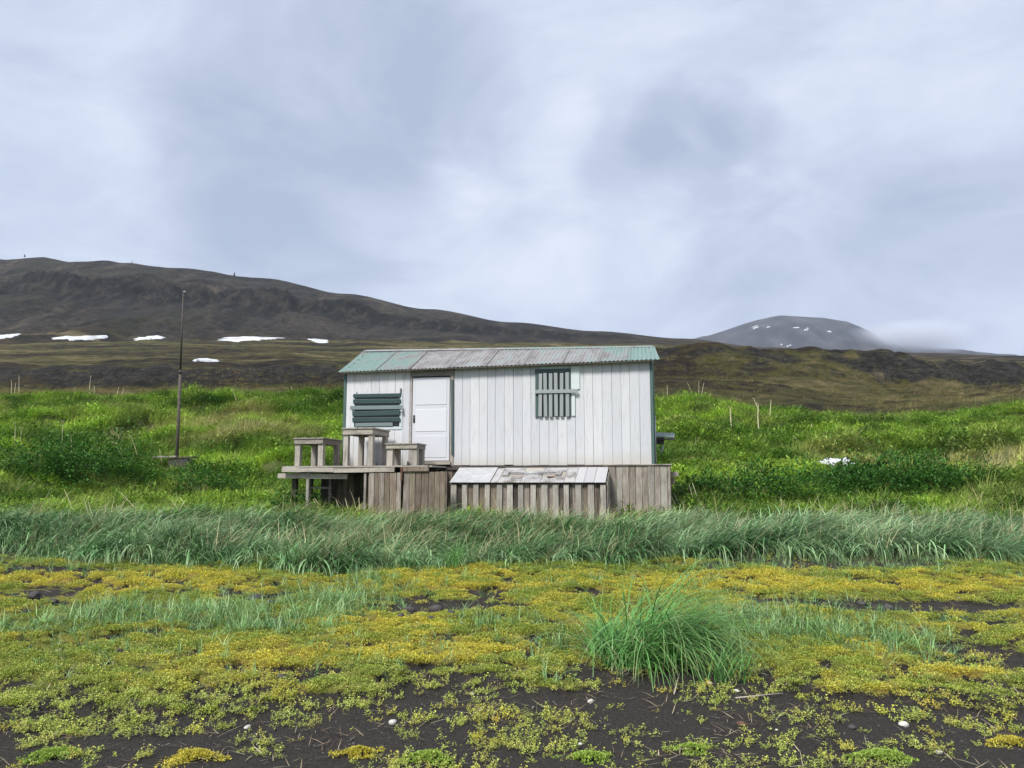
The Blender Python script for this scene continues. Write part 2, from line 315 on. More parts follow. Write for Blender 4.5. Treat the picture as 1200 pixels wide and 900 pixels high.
def mat_roof():
    m, t, p, o = newmat('faded_green_corrugated_iron')
    oi = t.add('ShaderNodeObjectInfo'); co = t.add('ShaderNodeTexCoord').outputs['Object']
    sepc = t.add('ShaderNodeSeparateColor'); t.put(sepc.inputs[0], oi.outputs['Color'])
    off = t.add('ShaderNodeCombineXYZ'); t.put(off.inputs[0], t.math('MULTIPLY', oi.outputs['Random'], 31.))
    v = t.vmath('ADD', co, off.outputs[0])
    n = t.noise(t.vmath('MULTIPLY', v, (1.8, .8, 1)), 2.2, 6, .68, .3); n2 = t.noise(v, 9, 5, .7)
    paint = t.ramp(n2, [(.3, (.12, .20, .17)), (.6, (.195, .29, .255)), (.8, (.30, .365, .34))])
    bare = t.ramp(n, [(.3, (.15, .135, .125)), (.5, (.27, .26, .25)), (.7, (.36, .36, .355))])
    c = t.mix(t.rng(t.math('ADD', t.math('SUBTRACT', n, .5), sepc.outputs[0]), .4, .62), bare, paint)
    c = t.mix(t.math('MULTIPLY', t.rng(n2, .52, .72), sepc.outputs[1]), c, (.16, .085, .055))
    t.put(p.inputs['Base Color'], c); p.inputs['Roughness'].default_value = .5; p.inputs['Metallic'].default_value = .1
    bump(t, p, n2, .25, .004)
    return m
def mat_plain(name, col, rough=.6, metal=0, var=.25, scale=12):
    m, t, p, o = newmat(name); co = t.add('ShaderNodeTexCoord').outputs['Object']
    c = t.mix(1, col, t.ramp(t.noise(co, scale, 5, .65), [(.3, 1-var), (.7, 1+var)]), 'MULTIPLY')
    t.put(p.inputs['Base Color'], c); p.inputs['Roughness'].default_value = rough; p.inputs['Metallic'].default_value = metal
    return m

mat_ground(); mat_moor(); mat_mountain(); mat_farmt(); mat_snow(); mat_roof()
M = MATS
mat_leaf('lyme_grass_blade', None, .42, .25, .5, (.42, .46, .27)); mat_leaf('meadow_leaf', None, .75, .3, .45, (.3, .26, .09)); mat_leaf('small_leaf', None, .5, .25, .3)
mat_leaf('straw_blade', None, .8, .2, .3)
mat_paint('white_paint', (.56, .565, .575), (.33, .315, .30), .32, stain=(.40, .39, .385), streak=.75); mat_paint('door_white_paint', (.57, .58, .60), (.5, .5, .5), -.3, streak=.12)
mat_paint('hatch_paint', (.39, .385, .39), (.2, .18, .165), .5); mat_paint('worn_white_paint', (.36, .35, .35), (.13, .115, .10), .95); mat_paint('dark_green_paint', (.048, .085, .083), (.12, .15, .145), .2, 'X', .6, (.05, .08, .075))
mat_paint('grey_green_paint', (.16, .21, .20), (.26, .27, .26), .3, 'X', .6, (.10, .13, .12)); mat_paint('corner_green_paint', (.06, .115, .10), (.22, .24, .23), .25, 'Z', .6, (.10, .14, .12))
mat_paint('pale_slat_paint', (.27, .295, .29), (.19, .18, .17), .35, 'Z', .7, (.24, .24, .23)); mat_paint('mint_patch_paint', (.52, .58, .57), (.4, .42, .41), .2)
mat_wood('weathered_plank', (.10, .085, .072), (.25, .22, .19), (.40, .365, .325)); mat_wood('brown_plank', (.065, .05, .04), (.175, .14, .11), (.29, .245, .20), green=.3)
mat_wood('grey_timber_x', (.13, .115, .10), (.31, .285, .25), (.47, .44, .395), 'X', green=.25); mat_wood('grey_timber_z', (.14, .125, .11), (.33, .305, .27), (.49, .46, .42), 'Z', green=.15)
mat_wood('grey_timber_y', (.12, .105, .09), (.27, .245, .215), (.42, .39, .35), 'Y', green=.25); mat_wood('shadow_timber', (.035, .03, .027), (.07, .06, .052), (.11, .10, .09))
mat_wood('silver_plank', (.14, .128, .115), (.32, .30, .27), (.47, .445, .41)); mat_wood('header_timber', (.16, .145, .135), (.27, .25, .24), (.37, .35, .335), 'X')
mat_plain('hatch_sheet', (.38, .38, .39), .6, 0, .2, 5); mat_plain('dark_glass', (.012, .016, .018), .12, 0, .2); mat_plain('galvanised_metal', (.42, .44, .45), .45, .6); mat_plain('dark_steel', (.055, .048, .042), .6, .3); mat_plain('pole_wood', (.075, .06, .048), .75)
mat_plain('shell_white', (.5, .48, .43), .5, 0, .1, 40); mat_plain('pale_stone', (.50, .47, .40), .8, 0, .25, 30); mat_plain('dark_stone', (.05, .046, .044), .85, 0, .4, 18); mat_plain('cairn_stone', (.03, .029, .03), .9, 0, .4, 2)
mat_plain('white_sheet', (.50, .50, .53), .5, 0, .06, 5); mat_plain('concrete', (.20, .195, .185), .9, 0, .3, 8); mat_plain('mossy_grey_metal', (.20, .25, .23), .55, .2, .35, 6); mat_plain('rust', (.11, .05, .03), .8, 0, .4, 20)
mat_plain('driftwood', (.36, .32, .26), .8, 0, .25, 20); mat_plain('dry_stalk_straw', (.58, .52, .33), .8, 0, .25, 8)

# ------------------------------------------------------------------ object helpers
def link(name, me, mat=None, parent=None):
    o = bpy.data.objects.new(name, me); COL.objects.link(o)
    if mat and me is not None and not me.materials: me.materials.append(M[mat])
    if parent is not None: o.parent = parent
    return o
def tag(o, label, cat, group=None):
    o['label'] = label; o['category'] = cat
    if group: o['group'] = group
    return o
def thing(name, label, cat, loc=(0, 0, 0), rz=0, group=None):
    o = bpy.data.objects.new(name, None); COL.objects.link(o); o.location = loc; o.rotation_euler = (0, 0, rz); o.empty_display_size = .2
    return tag(o, label, cat, group)
def npmesh(name, V, F, attrs=None, smooth=False):
    """V (n,3), F (m,k) arrays"""
    me = bpy.data.meshes.new(name); V = np.asarray(V, np.float32); F = np.asarray(F, np.int32); k = F.shape[1]
    me.vertices.add(len(V)); me.vertices.foreach_set('co', V.ravel())
    me.loops.add(F.size); me.loops.foreach_set('vertex_index', F.ravel())
    me.polygons.add(len(F)); me.polygons.foreach_set('loop_start', np.arange(0, F.size, k, dtype=np.int32))
    if smooth: me.polygons.foreach_set('use_smooth', np.ones(len(F), bool))
    for n, a in (attrs or {}).items():
        at = me.attributes.new(n, 'FLOAT', 'POINT'); at.data.foreach_set('value', np.asarray(a, np.float32))
    me.update(calc_edges=True); return me
ABS = {}
_box = {}
def bm_mesh(bm, name):
    me = bpy.data.meshes.new(name); bm.to_mesh(me); bm.free(); return me
def boxmesh(size, ch, mat):
    key = (tuple(round(s, 3) for s in size), round(ch, 4), mat)
    if key not in _box:
        bm = bmesh.new(); bmesh.ops.create_cube(bm, size=1)
        for v in bm.verts: v.co = [v.co[i]*size[i] for i in range(3)]
        if ch: bmesh.ops.bevel(bm, geom=bm.edges[:], offset=min(ch, min(size)*.3), segments=1, affect='EDGES', profile=.5)
        me = bm_mesh(bm, 'timber'); me.materials.append(M[mat]); _box[key] = me
    return _box[key]
def box(name, c, size, mat, parent, rot=(0, 0, 0), ch=.004):
    """chamfered board; c = centre in the frame of the whole thing"""
    o = link(name, boxmesh(size, ch, mat)); o.parent = parent
    base = ABS.get(parent, (0, 0, 0)); o.location = [c[i]-base[i] for i in range(3)]; o.rotation_euler = rot; ABS[o] = tuple(c)
    return o
def span(name, x0, x1, y0, y1, z0, z1, mat, parent, rot=(0, 0, 0), ch=.004):
    return box(name, ((x0+x1)/2, (y0+y1)/2, (z0+z1)/2), (x1-x0, y1-y0, z1-z0), mat, parent, rot, ch)
def rod(name, a, b, r0, r1, mat, parent, n=10):
    a = np.array(a, float); b = np.array(b, float); dv = b-a; L = np.linalg.norm(dv); dv /= L
    e1 = np.cross(dv, (0, 0, 1) if abs(dv[2]) < .9 else (1, 0, 0)); e1 /= np.linalg.norm(e1); e2 = np.cross(dv, e1)
    an = np.arange(n)*2*math.pi/n; ring = np.cos(an)[:, None]*e1+np.sin(an)[:, None]*e2
    V = np.concatenate([ring*r0, ring*r1+dv*L]); F = [(i, (i+1) % n, n+(i+1) % n, n+i) for i in range(n)]
    me = bpy.data.meshes.new(name); me.from_pydata(V.tolist(), [], F+[tuple(range(n))[::-1], tuple(range(n, 2*n))])
    for p in me.polygons: p.use_smooth = len(p.vertices) == 4
    o = link(name, me, mat); o.parent = parent
    base = ABS.get(parent, (0, 0, 0)); o.location = a-np.array(base); ABS[o] = tuple(a); return o
def rock(name, loc, size, mat, seed, parent=None, sub=2, flat=1., rz=0):
    bm = bmesh.new(); bmesh.ops.create_icosphere(bm, subdivisions=sub, radius=1); rr = np.random.default_rng(seed); o3 = rr.random(3)*50
    ax = rr.normal(size=(7, 3)); ax /= np.linalg.norm(ax, axis=1)[:, None]; dd = rr.uniform(.62, .95, 7)
    for v in bm.verts:
        c = np.array(v.co)
        for a, k in zip(ax, dd):
            h = c.dot(a)
            if h > k: c = c-a*(h-k)*.85
        v.co = c*np.array(size)*[1, 1, flat]*(1+.1*(vnoise(c[0]*3+o3[0], c[1]*3+c[2]*2+o3[1])-.5))
    me = bm_mesh(bm, name); o = link(name, me, mat, parent); o.location = loc; o.rotation_euler = (0, 0, rz); return o

# ------------------------------------------------------------------ terrain meshes
def azimuths(n, half=47):
    f = np.linspace(-R(half), R(half), n); b = np.linspace(R(half), 2*math.pi-R(half), 60)[1:-1]; return np.concatenate([f, b])
def terrain(name, radii, naz, mat, attrs):
    az = azimuths(naz); n = len(az); rr, aa = np.meshgrid(radii, az, indexing='ij'); x = (rr*np.sin(aa)).ravel(); y = (rr*np.cos(aa)).ravel()
    z = height(x, y); i = np.arange(len(radii)-1)[:, None]*n; j = np.arange(n)[None, :]; k = (j+1) % n
    F = np.stack([i+j, i+n+j, i+n+k, i+k], -1).reshape(-1, 4)[:, ::-1]
    o = link(name, npmesh(name, np.stack([x, y, z], 1), F, {a: f(x, y) for a, f in attrs.items()}, True), mat); o['kind'] = 'structure'; return o
f_ground = {'veg': lambda x, y: veg(x, y)*sstep(5.2, 6.6, y+(fbm(x*2, y*2, 3, 57)-.5)*1.2), 'yellow': yellow, 'meadow': lambda x, y: sstep(12.0, 13.6, np.hypot(x, y)*np.cos(np.clip(np.arctan2(x, y), -.9, .9))+(fbm(x*.8, y*.8, 3, 80)-.5)*1.5)}
RB = 58.; RM = 365.
terrain('ground', np.concatenate([[.02], np.geomspace(1.2, 20, 330), np.linspace(20.15, RB, 130)]), 560, 'beach_and_meadow_soil', f_ground)
def rockmask(x, y):
    Y = np.hypot(x, y)*np.cos(np.clip(np.arctan2(x, y), -.9, .9)); u = 600+925*np.tan(np.clip(np.arctan2(x, y), -.9, .9))
    return np.exp(-((Y-117)/8)**2)*(.58+.5*sstep(960, 1080, u)+.2*(u < 450))-.08
terrain('moor', np.concatenate([np.linspace(RB, 104, 60), np.linspace(104.7, 128, 60), np.geomspace(129, RM, 90)]), 620, 'moorland_and_rock', {'rock': rockmask})
def footmask(x, y):
    Y = np.hypot(x, y)*np.cos(np.clip(np.arctan2(x, y), -.9, .9)); u = 600+925*np.tan(np.clip(np.arctan2(x, y), -.9, .9))
    return np.clip(1-sstep(335, 368, Y+(fbm(x*.03, y*.03, 4, 90)-.5)*50)+sstep(650, 850, u)*.5, 0, 1)
def cliffmask(x, y):
    Y = np.hypot(x, y)*np.cos(np.clip(np.arctan2(x, y), -.9, .9)); g_ = fbm(x*.03, y*.002, 4, 151)
    return np.exp(-((Y-488-40*(g_-.5))/(14+34*g_))**2)
def screemask(x, y):
    Y = np.hypot(x, y)*np.cos(np.clip(np.arctan2(x, y), -.9, .9)); return sstep(360, 385, Y)*(1-sstep(455, 490, Y))
terrain('mountainside', np.concatenate([np.linspace(RM, 690, 170), np.geomspace(700, 2900, 40)]), 620, 'scree_slope', {'foot': footmask, 'cliff': cliffmask, 'scree': screemask})

# distant mountain: a dome with its own depth
def far_mountain():
    prof = [(740, 424), (800, 401), (830, 394), (868, 381), (885, 376), (905, 372.5), (930, 372.5), (955, 374.5), (978, 379), (990, 384), (1006, 393), (1025, 401), (1060, 408), (1120, 415), (1180, 424)]
    Y0 = 2350.; us = np.linspace(740, 1180, 120); vs = np.interp(us, [p[0] for p in prof], [p[1] for p in prof])
    dd = (450-vs)/FPX; zr = EYE+Y0*(SP+dd*CP)/(CP-dd*SP); xr = (us-600)/FPX/(CP-dd*SP)*Y0
    t = np.linspace(-1, 1, 60); X = np.repeat(xr[None], 60, 0); Yg = Y0+t[:, None]*430+0*X
    Z = 250+(zr[None]-250)*(1-np.abs(t[:, None])**1.7)+(fbm(X*.012, Yg*.004, 5, 95, .6)-.5)*34*(1-np.abs(1-2*np.abs(t[:, None])))-(np.abs(t[:, None])**6)*240
    i = np.arange(59)[:, None]*120; j = np.arange(119)[None]; F = np.stack([i+j, i+j+1, i+121+j, i+120+j], -1).reshape(-1, 4)
    o = link('distant_mountain', npmesh('distant_mountain', np.stack([X, Yg, Z], -1).reshape(-1, 3), F, None, True), 'distant_mountain_rock')
    o['kind'] = 'structure'; o['label'] = 'hazy flat-topped mountain with snow spots on the right skyline'
    def surf(u, v):
        """front face point under a picture point"""
        dr = ray(u, v); best = None
        for k in range(59):
            a = Y0+t[k]*430; x = dr[0]/dr[1]*a; z = EYE+dr[2]/dr[1]*a
            if np.interp(x, xr, Z[k]) >= z: return np.array([x, a, z])
        return None
    return surf
fm = far_mountain()

def snow_patch(u, v, du, dv, seed, label, surf=None, lift=.22, group=None, tilt=0):
    rr = np.random.default_rng(seed); n = 26; rings = 4; V = []; c = None
    for k in range(rings+1):
        for i in range(n):
            a = i*2*math.pi/n; rad = (k/rings)*(1+.28*math.sin(2*a+seed)+.16*math.sin(3*a+seed*2)+.14*math.sin(7*a+seed*3)+.1*math.sin(11*a+seed*5)); uu = u+du*rad*math.cos(a)*(1+.1*rr.random()*(k == rings)); vv = v+dv*rad*math.sin(a)+tilt*rad*math.cos(a)
            p = (surf(uu, vv) if surf else ground_at(uu, vv, 150)); p = np.array(p) if p is not None else np.array(V[-1])
            V.append(p+np.array([0, 0, lift if k < rings else -.3]))
    V = np.array(V); F = [(k*n+i, k*n+(i+1) % n, (k+1)*n+(i+1) % n, (k+1)*n+i) for k in range(rings) for i in range(n)]
    base = V[0].copy(); me = bpy.data.meshes.new('snow_patch'); me.from_pydata((V-base).tolist(), [], F)
    for p in me.polygons: p.use_smooth = True
    o = link('snow_patch', me, 'old_snow'); o.location = base; return tag(o, label, 'snow patch', group)
G = 'snow patches on the left mountain foot'
snow_patch(3, 394.5, 16, 3.2, 1, 'snow patch at the left edge of the picture below the dark mountain', group=G, tilt=-2)
snow_patch(97, 396, 29, 3.4, 2, 'ragged white snow patch second from the left below the mountain', group=G)
snow_patch(177, 396, 18, 2.4, 3, 'small oval snow patch just left of the flagpole', group=G)
snow_patch(290, 397, 42, 2.3, 4, 'longest thin snow streak, right of the flagpole', group=G)
snow_patch(374, 399.5, 15, 1.9, 5, 'short snow streak nearest the cabin roof', group=G, tilt=1.5)
snow_patch(241, 423, 14, 1.2, 6, 'thin low snow sliver on the brown moor right of the flagpole', lift=.4, group=G)
G = 'snow spots on the distant mountain'
for (u, v, du, dv, lab) in [(885, 384.5, 6, 1.6, 'tilted snow spot high on the left shoulder of the distant mountain'), (901, 384, 2, .9, 'tiny snow speck on the distant mountain between shoulder and summit'), (934, 385.5, 6, 1.3, 'snow spot under the summit of the distant mountain, left of a pair'),
                            (945, 386.5, 3, 1.5, 'snow spot under the summit of the distant mountain, right of a pair'), (972, 388, 4, 1.8, 'snow spot on the right shoulder of the distant mountain'), (923, 405.5, 9, 2.2, 'largest snow spot at the foot of the distant mountain')]:
    snow_patch(u, v, du, dv, int(u), lab, fm, 3., G, 1.4 if u == 923 else (-1.6 if u == 885 else 0))

def cairn(u, v, label, h, seed):
    dr = ray(u, v); Y = 620; x = dr[0]/dr[1]*Y; z = hgt(x, Y)
    t = thing('cairn', label, 'cairn', (x, Y, z-.5), 0, 'cairns on the left skyline'); rr = np.random.default_rng(seed); zz = 0; k = 0
    while zz < h:
        s = (1.3-.8*zz/h)*rr.uniform(.8, 1.1)*h/3.2
        rock('stone', (rr.uniform(-.2, .2), rr.uniform(-.2, .2), zz+s*.3), (s, s*.9, s*.5), 'cairn_stone', seed*10+k, t, 1); zz += s*.62; k += 1
cairn(29, 299, 'low stone cairn on the ridge top at far left', 2.2, 1); cairn(155, 306, 'small cairn bump on the ridge, middle of three', 1.8, 2); cairn(275, 318, 'tallest stone cairn on the ridge, rightmost of three', 2.9, 3)

# ------------------------------------------------------------------ cabin
TH = R(11.5); CO = (-3.7104, 17.6, 2.0131)
W = 6.715                   # length of the front wall
CD = 2.62                   # depth of the cabin
cab = thing('cabin', 'small white boarded cabin with faded green corrugated iron roof', 'cabin', CO, -TH)
def eave(s): return 2.086+(2.152-2.086)*(s+.117)/7.02
def ridge(s): return 2.815+(2.68-2.815)*(s+.1)/6.88
span('wall_core', .03, W-.03, .035, CD-.035, -.06, 2.05, 'shadow_timber', cab)  # dark inner box, added to stop light leaking between the boards
span('floor_beam', -.02, W+.36, -.045, .05, -.10, -.012, 'shadow_timber', cab)
rb = random.Random(5)
def wallboards(s0, s1, z0f, z1f, name='wall_board', w=.19, mat='white_paint'):
    s = s0
    while s < s1-.02:
        ww = min(w*rb.uniform(.93, 1.07), s1-s)
        if s1-s-ww < .06: ww = s1-s
        pr = rb.uniform(-.004, .004); z1 = z1f(s+ww/2); z0 = z0f+rb.uniform(-.012, .006)
        span(name, s+.0015, s+ww-.0015, -.012+pr, .026, z0, z1, mat, cab, (0, rb.uniform(-.0015, .0015), 0), .005); s += ww
top = lambda s: eave(s)+.03
wallboards(.0, 1.49, 0, top); wallboards(2.50, W, 0, top)
# the boards above the door and the timber header
span('header_board', 1.495, 2.495, -.03, .026, 1.955, 2.12, 'header_timber', cab)
span('door_jamb', 1.492, 1.545, -.026, .026, .02, 1.953, 'header_timber', cab); span('door_jamb', 2.42, 2.496, -.024, .026, -.01, 1.953, 'grey_timber_z', cab)
dr = span('door', 1.557, 2.405, -.018, .024, .1, 1.925, 'door_white_paint', cab, ch=.006)
for z0, z1 in ((.14, .675), (.71, 1.255), (1.29, 1.89)): span('door_panel', 1.63, 2.34, -.026, -.010, z0+.03, z1-.03, 'door_white_paint', dr, ch=.008)
rod('handle', (1.60, -.028, 1.0), (1.60, -.075, 1.0), .011, .011, 'dark_steel', dr); span('handle_plate', 1.578, 1.622, -.03, -.017, .93, 1.10, 'dark_steel', dr)
span('threshold', 1.50, 2.45, -.10, .03, .015, .085, 'grey_timber_x', cab)
span('door_batten', 2.452, 2.496, -.06, -.028, .235, 1.865, 'dark_green_paint', cab, (0, R(-.6), 0))
# left window behind nailed boards
wl = span('window', .20, 1.275, -.02, -.011, .83, 1.56, 'dark_glass', cab, ch=0); wl['label'] = 'window shuttered with horizontal dark green boards'
for (a, b, c2, e) in ((.15, 1.32, .79, .855), (.15, .21, .855, 1.59), (1.265, 1.325, .855, 1.59)): span('window_frame', a, b, -.03, -.018, c2, e, 'mint_patch_paint', wl)
for i, (z0, z1, dx, rt) in enumerate(((1.510, 1.592, 0, .3), (1.372, 1.470, .005, .7), (1.102, 1.205, -.005, -.6), (.968, 1.062, 0, .5))):
    span('shutter_board', .178+dx, 1.29+dx, -.058-.004*i, -.032-.004*i, z0, z1, 'dark_green_paint', wl, (R(14), R(rt), 0))
span('batten', .125, 1.349, -.088, -.063, 1.236, 1.322, 'grey_green_paint', wl, (0, R(.5), 0))
span('shutter_board', .24, 1.12, -.05, -.032, .865, .945, 'grey_green_paint', wl)
span('hook', 1.275, 1.30, -.05, -.02, 1.56, 1.70, 'dark_green_paint', wl); span('hook', .205, .25, -.05, -.02, 1.59, 1.66, 'mint_patch_paint', wl); rod('bolt', (1.335, -.10, 1.20), (1.335, -.055, 1.20), .03, .03, 'galvanised_metal', wl)
# right window with upright slats
wr = span('window', 4.315, 5.035, -.022, -.013, 1.02, 2.0, 'dark_glass', cab, ch=0); wr['label'] = 'window barred with pale upright slats and one crossbar'
span('window_frame', 4.295, 5.055, -.05, -.016, 1.955, 2.03, 'dark_green_paint', wr); span('window_frame', 4.30, 4.36, -.04, -.016, 1.0, 1.953, 'dark_green_paint', wr); span('window_frame', 5.0, 5.06, -.04, -.016, 1.0, 1.953, 'dark_green_paint', wr)
for i, s in enumerate((4.412, 4.520, 4.634, 4.748, 4.868, 4.99)):
    span('slat', s-.038, s+.038, -.068, -.052, 1.018-.006*(i % 3), 1.935+.01*(i % 2), 'pale_slat_paint', wr, (0, R((.8, -.6, .3, -.4, .6, -.2)[i]), 0))
span('slat', 5.075, 5.15, -.04, -.016, 1.02, 1.50, 'mint_patch_paint', wr); span('crossbar', 4.30, 5.215, -.092, -.07, 1.505, 1.58, 'pale_slat_paint', wr, (0, R(.4), 0))
span('patch_board', 5.066, 5.25, -.035, -.014, 1.585, 2.09, 'mint_patch_paint', wr); span('patch_board', 4.40, 5.02, -.03, -.014, 2.034, 2.095, 'mint_patch_paint', wr)
# corners, end walls, back wall
span('corner_board', -.065, -.003, -.022, .11, -.01, 2.06, 'corner_green_paint', cab); span('corner_board', W+.003, W+.055, -.022, .11, -.01, 2.10, 'corner_green_paint', cab)
def endwall(s, sgn):
    t = .12
    while t < CD-.03:
        ww = min(.26, CD-t); k = (t+ww/2-(-.15))/(1.3+.15); k = k if k <= 1 else 2-k
        zt = eave(s)+(ridge(s)-eave(s))*k-.05
        span('end_board', min(s, s+sgn*.03), max(s, s+sgn*.03), t+.003, t+ww-.003, -.01, zt, 'corner_green_paint', cab); t += ww
endwall(-.003, -1); endwall(W+.003, 1)
s = 0
while s < W-.05:
    ww = min(.42, W-s); span('back_board', s+.003, s+ww-.003, CD-.03, CD, -.01, 2.06, 'white_paint', cab); s += ww
span('end_bracket', W+.035, W+.06, .35, .40, 1.28, 1.46, 'dark_steel', cab); span('end_bracket', W+.035, W+.06, .35, .40, .95, 1.08, 'dark_steel', cab); rod('drain_pipe', (W+.075, .2, .02), (W+.075, .2, 1.02), .018, .018, 'galvanised_metal', cab)
# roof: boarding with corrugated sheets laid on it
RT = 1.30; rf = None
def roofquad(name, s0, s1, off0, off1, back, mat, parent, waves=0):
    ns = max(2, waves*6+1); V = []; F = []
    tE, tR = (-.17, RT) if not back else (CD+.17, RT)
    for i in range(ns):
        a = i/(ns-1); s = s0+(s1-s0)*a; wv = .011*math.cos(a*waves*2*math.pi) if waves else 0
        sr = s if s1 < 6.5 or True else s
        for j in range(4):
            b = j/3; zz = eave(s)*(1-b)+ridge(s)*b-.012*math.sin(b*math.pi)
            V.append((s-(.128*b*max(0, (s-5.9)/1.0)), tE+(tR-tE)*b, zz+wv+off1)); V.append((s-(.128*b*max(0, (s-5.9)/1.0)), tE+(tR-tE)*b, zz+wv+off0))
    for i in range(ns-1):
        for j in range(3):
            a = (i*4+j)*2; b = a+8; F += [(a, b, b+2, a+2), (a+1, a+3, b+3, b+1)]
        a = i*8; b = a+8; F += [(a, a+1, b+1, b), (a+6, b+6, b+7, a+7)]
    for e in (0, (ns-1)*8):
        for j in range(3): a = e+j*2; F.append((a, a+2, a+3, a+1))
    c = ((s0+s1)/2, (tE+tR)/2, eave((s0+s1)/2)*.5+ridge((s0+s1)/2)*.5)
    base = np.array(ABS.get(parent, (0, 0, 0)))
    me = bpy.data.meshes.new(name); me.from_pydata((np.array(V)-np.array(c)).tolist(), [], F)
    bm = bmesh.new(); bm.from_mesh(me); bmesh.ops.recalc_face_normals(bm, faces=bm.faces[:]); bm.to_mesh(me); bm.free()
    if waves:
        for p in me.polygons: p.use_smooth = False
    o = link(name, me, mat, parent); o.location = np.array(c)-base; ABS[o] = c; return o
rf = roofquad('roof', -.09, 6.80, -.035, -.016, False, 'shadow_timber', cab); roofquad('roof_boarding', -.09, 6.64, -.035, -.016, True, 'shadow_timber', rf)
edges = [-.117, .72, 1.50, 2.38, 3.22, 4.05, 4.88, 5.66, 6.30, 6.905]
paintv = [(.58, .4), (.52, .45), (.33, .8), (.35, .6), (.40, .7), (.41, .6), (.40, .7), (.50, .5), (.74, .25)]
for i, (a, b) in enumerate(zip(edges[:-1], edges[1:])):
    lift = .004*(i % 2)
    for back in (False, True):
        o = roofquad('roof_sheet', a-.02, (b+.02) if not (back and i == 8) else 6.66, -.003+lift, 0+lift, back, 'faded_green_corrugated_iron', rf, max(7, int((b-a)/.078)))
        o.color = (*paintv[i], 0, 1)
cap = [(-.11, 3.4, .40), (3.38, 6.76, .52)]
for a, b, k in cap:
    zc = (ridge(a)+ridge(b))/2+.014
    for sg in (-1, 1):
        o = box('ridge_cap', ((a+b)/2, RT+sg*.068, zc-.028), (b-a, .15, .005), 'faded_green_corrugated_iron', rf, (R(-sg*24), math.atan2(ridge(a)-ridge(b), b-a), 0), 0); o.color = (k, .4, 0, 1)
# plank skirt below the floor, running past the right end
sk = span('foundation_sill', .0, 7.06, .02, .10, -.26, -.13, 'shadow_timber', cab)
def planks(s0, s1, t, ztop, zbot, mats, parent, w=.125, name='skirt_plank', wob=.012, gap=.008):
    s = s0
    while s < s1-.03:
        ww = min(w*rb.uniform(.8, 1.25), s1-s)
        span(name, s+gap/2, s+ww-gap/2, t-.012+rb.uniform(-wob, wob)*.5, t+.012+rb.uniform(-wob, wob)*.3, zbot, ztop-rb.uniform(0, .015), rb.choice(mats), parent, (0, R(rb.uniform(-.5, .5)), 0), .003); s += ww
planks(5.72, 7.08, -.06, -.02, -1.2, ['weathered_plank', 'weathered_plank', 'silver_plank'], sk, .125)
planks(-.55, 5.72, .0, -.03, -1.2, ['brown_plank', 'shadow_timber'], sk, .16)  # dark run; left end added past the cabin as painted shade under the deck
span('skirt_cap', 5.70, 7.12, -.10, .30, -.022, .005, 'grey_timber_x', sk)
for k in range(9):  # right return of the skirt
    span('skirt_plank', 7.06, 7.085, -.03+k*.29, .24+k*.29, -1.2, -.03, 'weathered_plank', sk)
span('platform', 6.78, 7.09, .302, CD, -.05, -.012, 'grey_timber_y', sk); span('beam_end', 7.088, 7.24, .10, .20, -.25, -.15, 'weathered_plank', sk); span('skirt_lintel', 7.088, 7.17, .12, .18, -.40, -.26, 'brown_plank', sk)
bc = thing('wall_shelf', 'small mossy grey metal shelf box jutting from the right end of the cabin', 'shelf', CO, -TH)
span('shelf_top', 6.78, 7.19, .85, 1.35, .655, .675, 'mossy_grey_metal', bc, (R(14), R(3), 0)); span('shelf_lip', 6.79, 7.19, .83, .85, .54, .575, 'dark_steel', bc); span('shelf_box', 6.78, 6.96, .88, 1.3, .47, .60, 'dark_steel', bc, ch=.01)
for a, b in (((6.84, .9, .40), (6.90, .9, .24)), ((6.90, .9, .24), (6.93, .9, .42)), ((6.95, .92, .44), (6.93, .92, .28))): rod('hook', a, b, .013, .009, 'galvanised_metal', bc, 6)

# ------------------------------------------------------------------ deck in front of the door
dk = thing('deck', 'raised grey timber deck with plank skirt in front of the cabin door', 'deck', CO, -TH)
TF = -1.25
for i in range(9):
    t0 = TF+.03+i*.135
    if t0 > -.13: break
    x1 = 2.36 if i > 0 else 2.30
    span('deck_board', -.86+.03*(i % 3), x1, t0, t0+.125, -.062, -.028, 'grey_timber_x', dk, (0, R(.05*((i % 3)-1)), 0))
span('edge_board', -.85, .30, TF-.02, TF+.025, -.155, -.066, 'grey_timber_x', dk, (0, R(.5), 0)); span('edge_board', .31, 1.62, TF-.035, TF+.022, -.165, -.075, 'grey_timber_x', dk, (0, R(-.6), 0)); span('edge_board', 1.78, 2.34, TF-.03, TF+.02, -.15, -.066, 'brown_plank', dk, (0, R(-.4), 0))
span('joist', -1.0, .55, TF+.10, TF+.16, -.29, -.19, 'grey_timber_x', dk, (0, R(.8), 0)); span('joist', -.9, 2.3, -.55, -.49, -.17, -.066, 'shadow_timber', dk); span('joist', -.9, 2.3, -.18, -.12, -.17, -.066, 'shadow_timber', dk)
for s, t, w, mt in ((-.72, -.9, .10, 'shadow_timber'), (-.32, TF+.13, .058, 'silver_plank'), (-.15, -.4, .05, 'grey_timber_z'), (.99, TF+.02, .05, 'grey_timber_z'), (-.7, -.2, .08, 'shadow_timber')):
    span('post', s-w/2, s+w/2, t-w/2, t+w/2, -1.3, -.175, mt, dk)
span('brace', -.5, -.02, -.62, -.58, -.50, -.46, 'grey_timber_x', dk)
planks(1.08, 1.80, TF-.01, -.17, -1.2, ['weathered_plank', 'weathered_plank', 'brown_plank'], dk, .12); planks(1.80, 2.72, TF+.02, -.15, -1.2, ['brown_plank', 'brown_plank', 'weathered_plank'], dk, .13)
span('bracket', 1.76, 1.80, TF-.05, TF-.024, -.34, -.06, 'rust', dk)
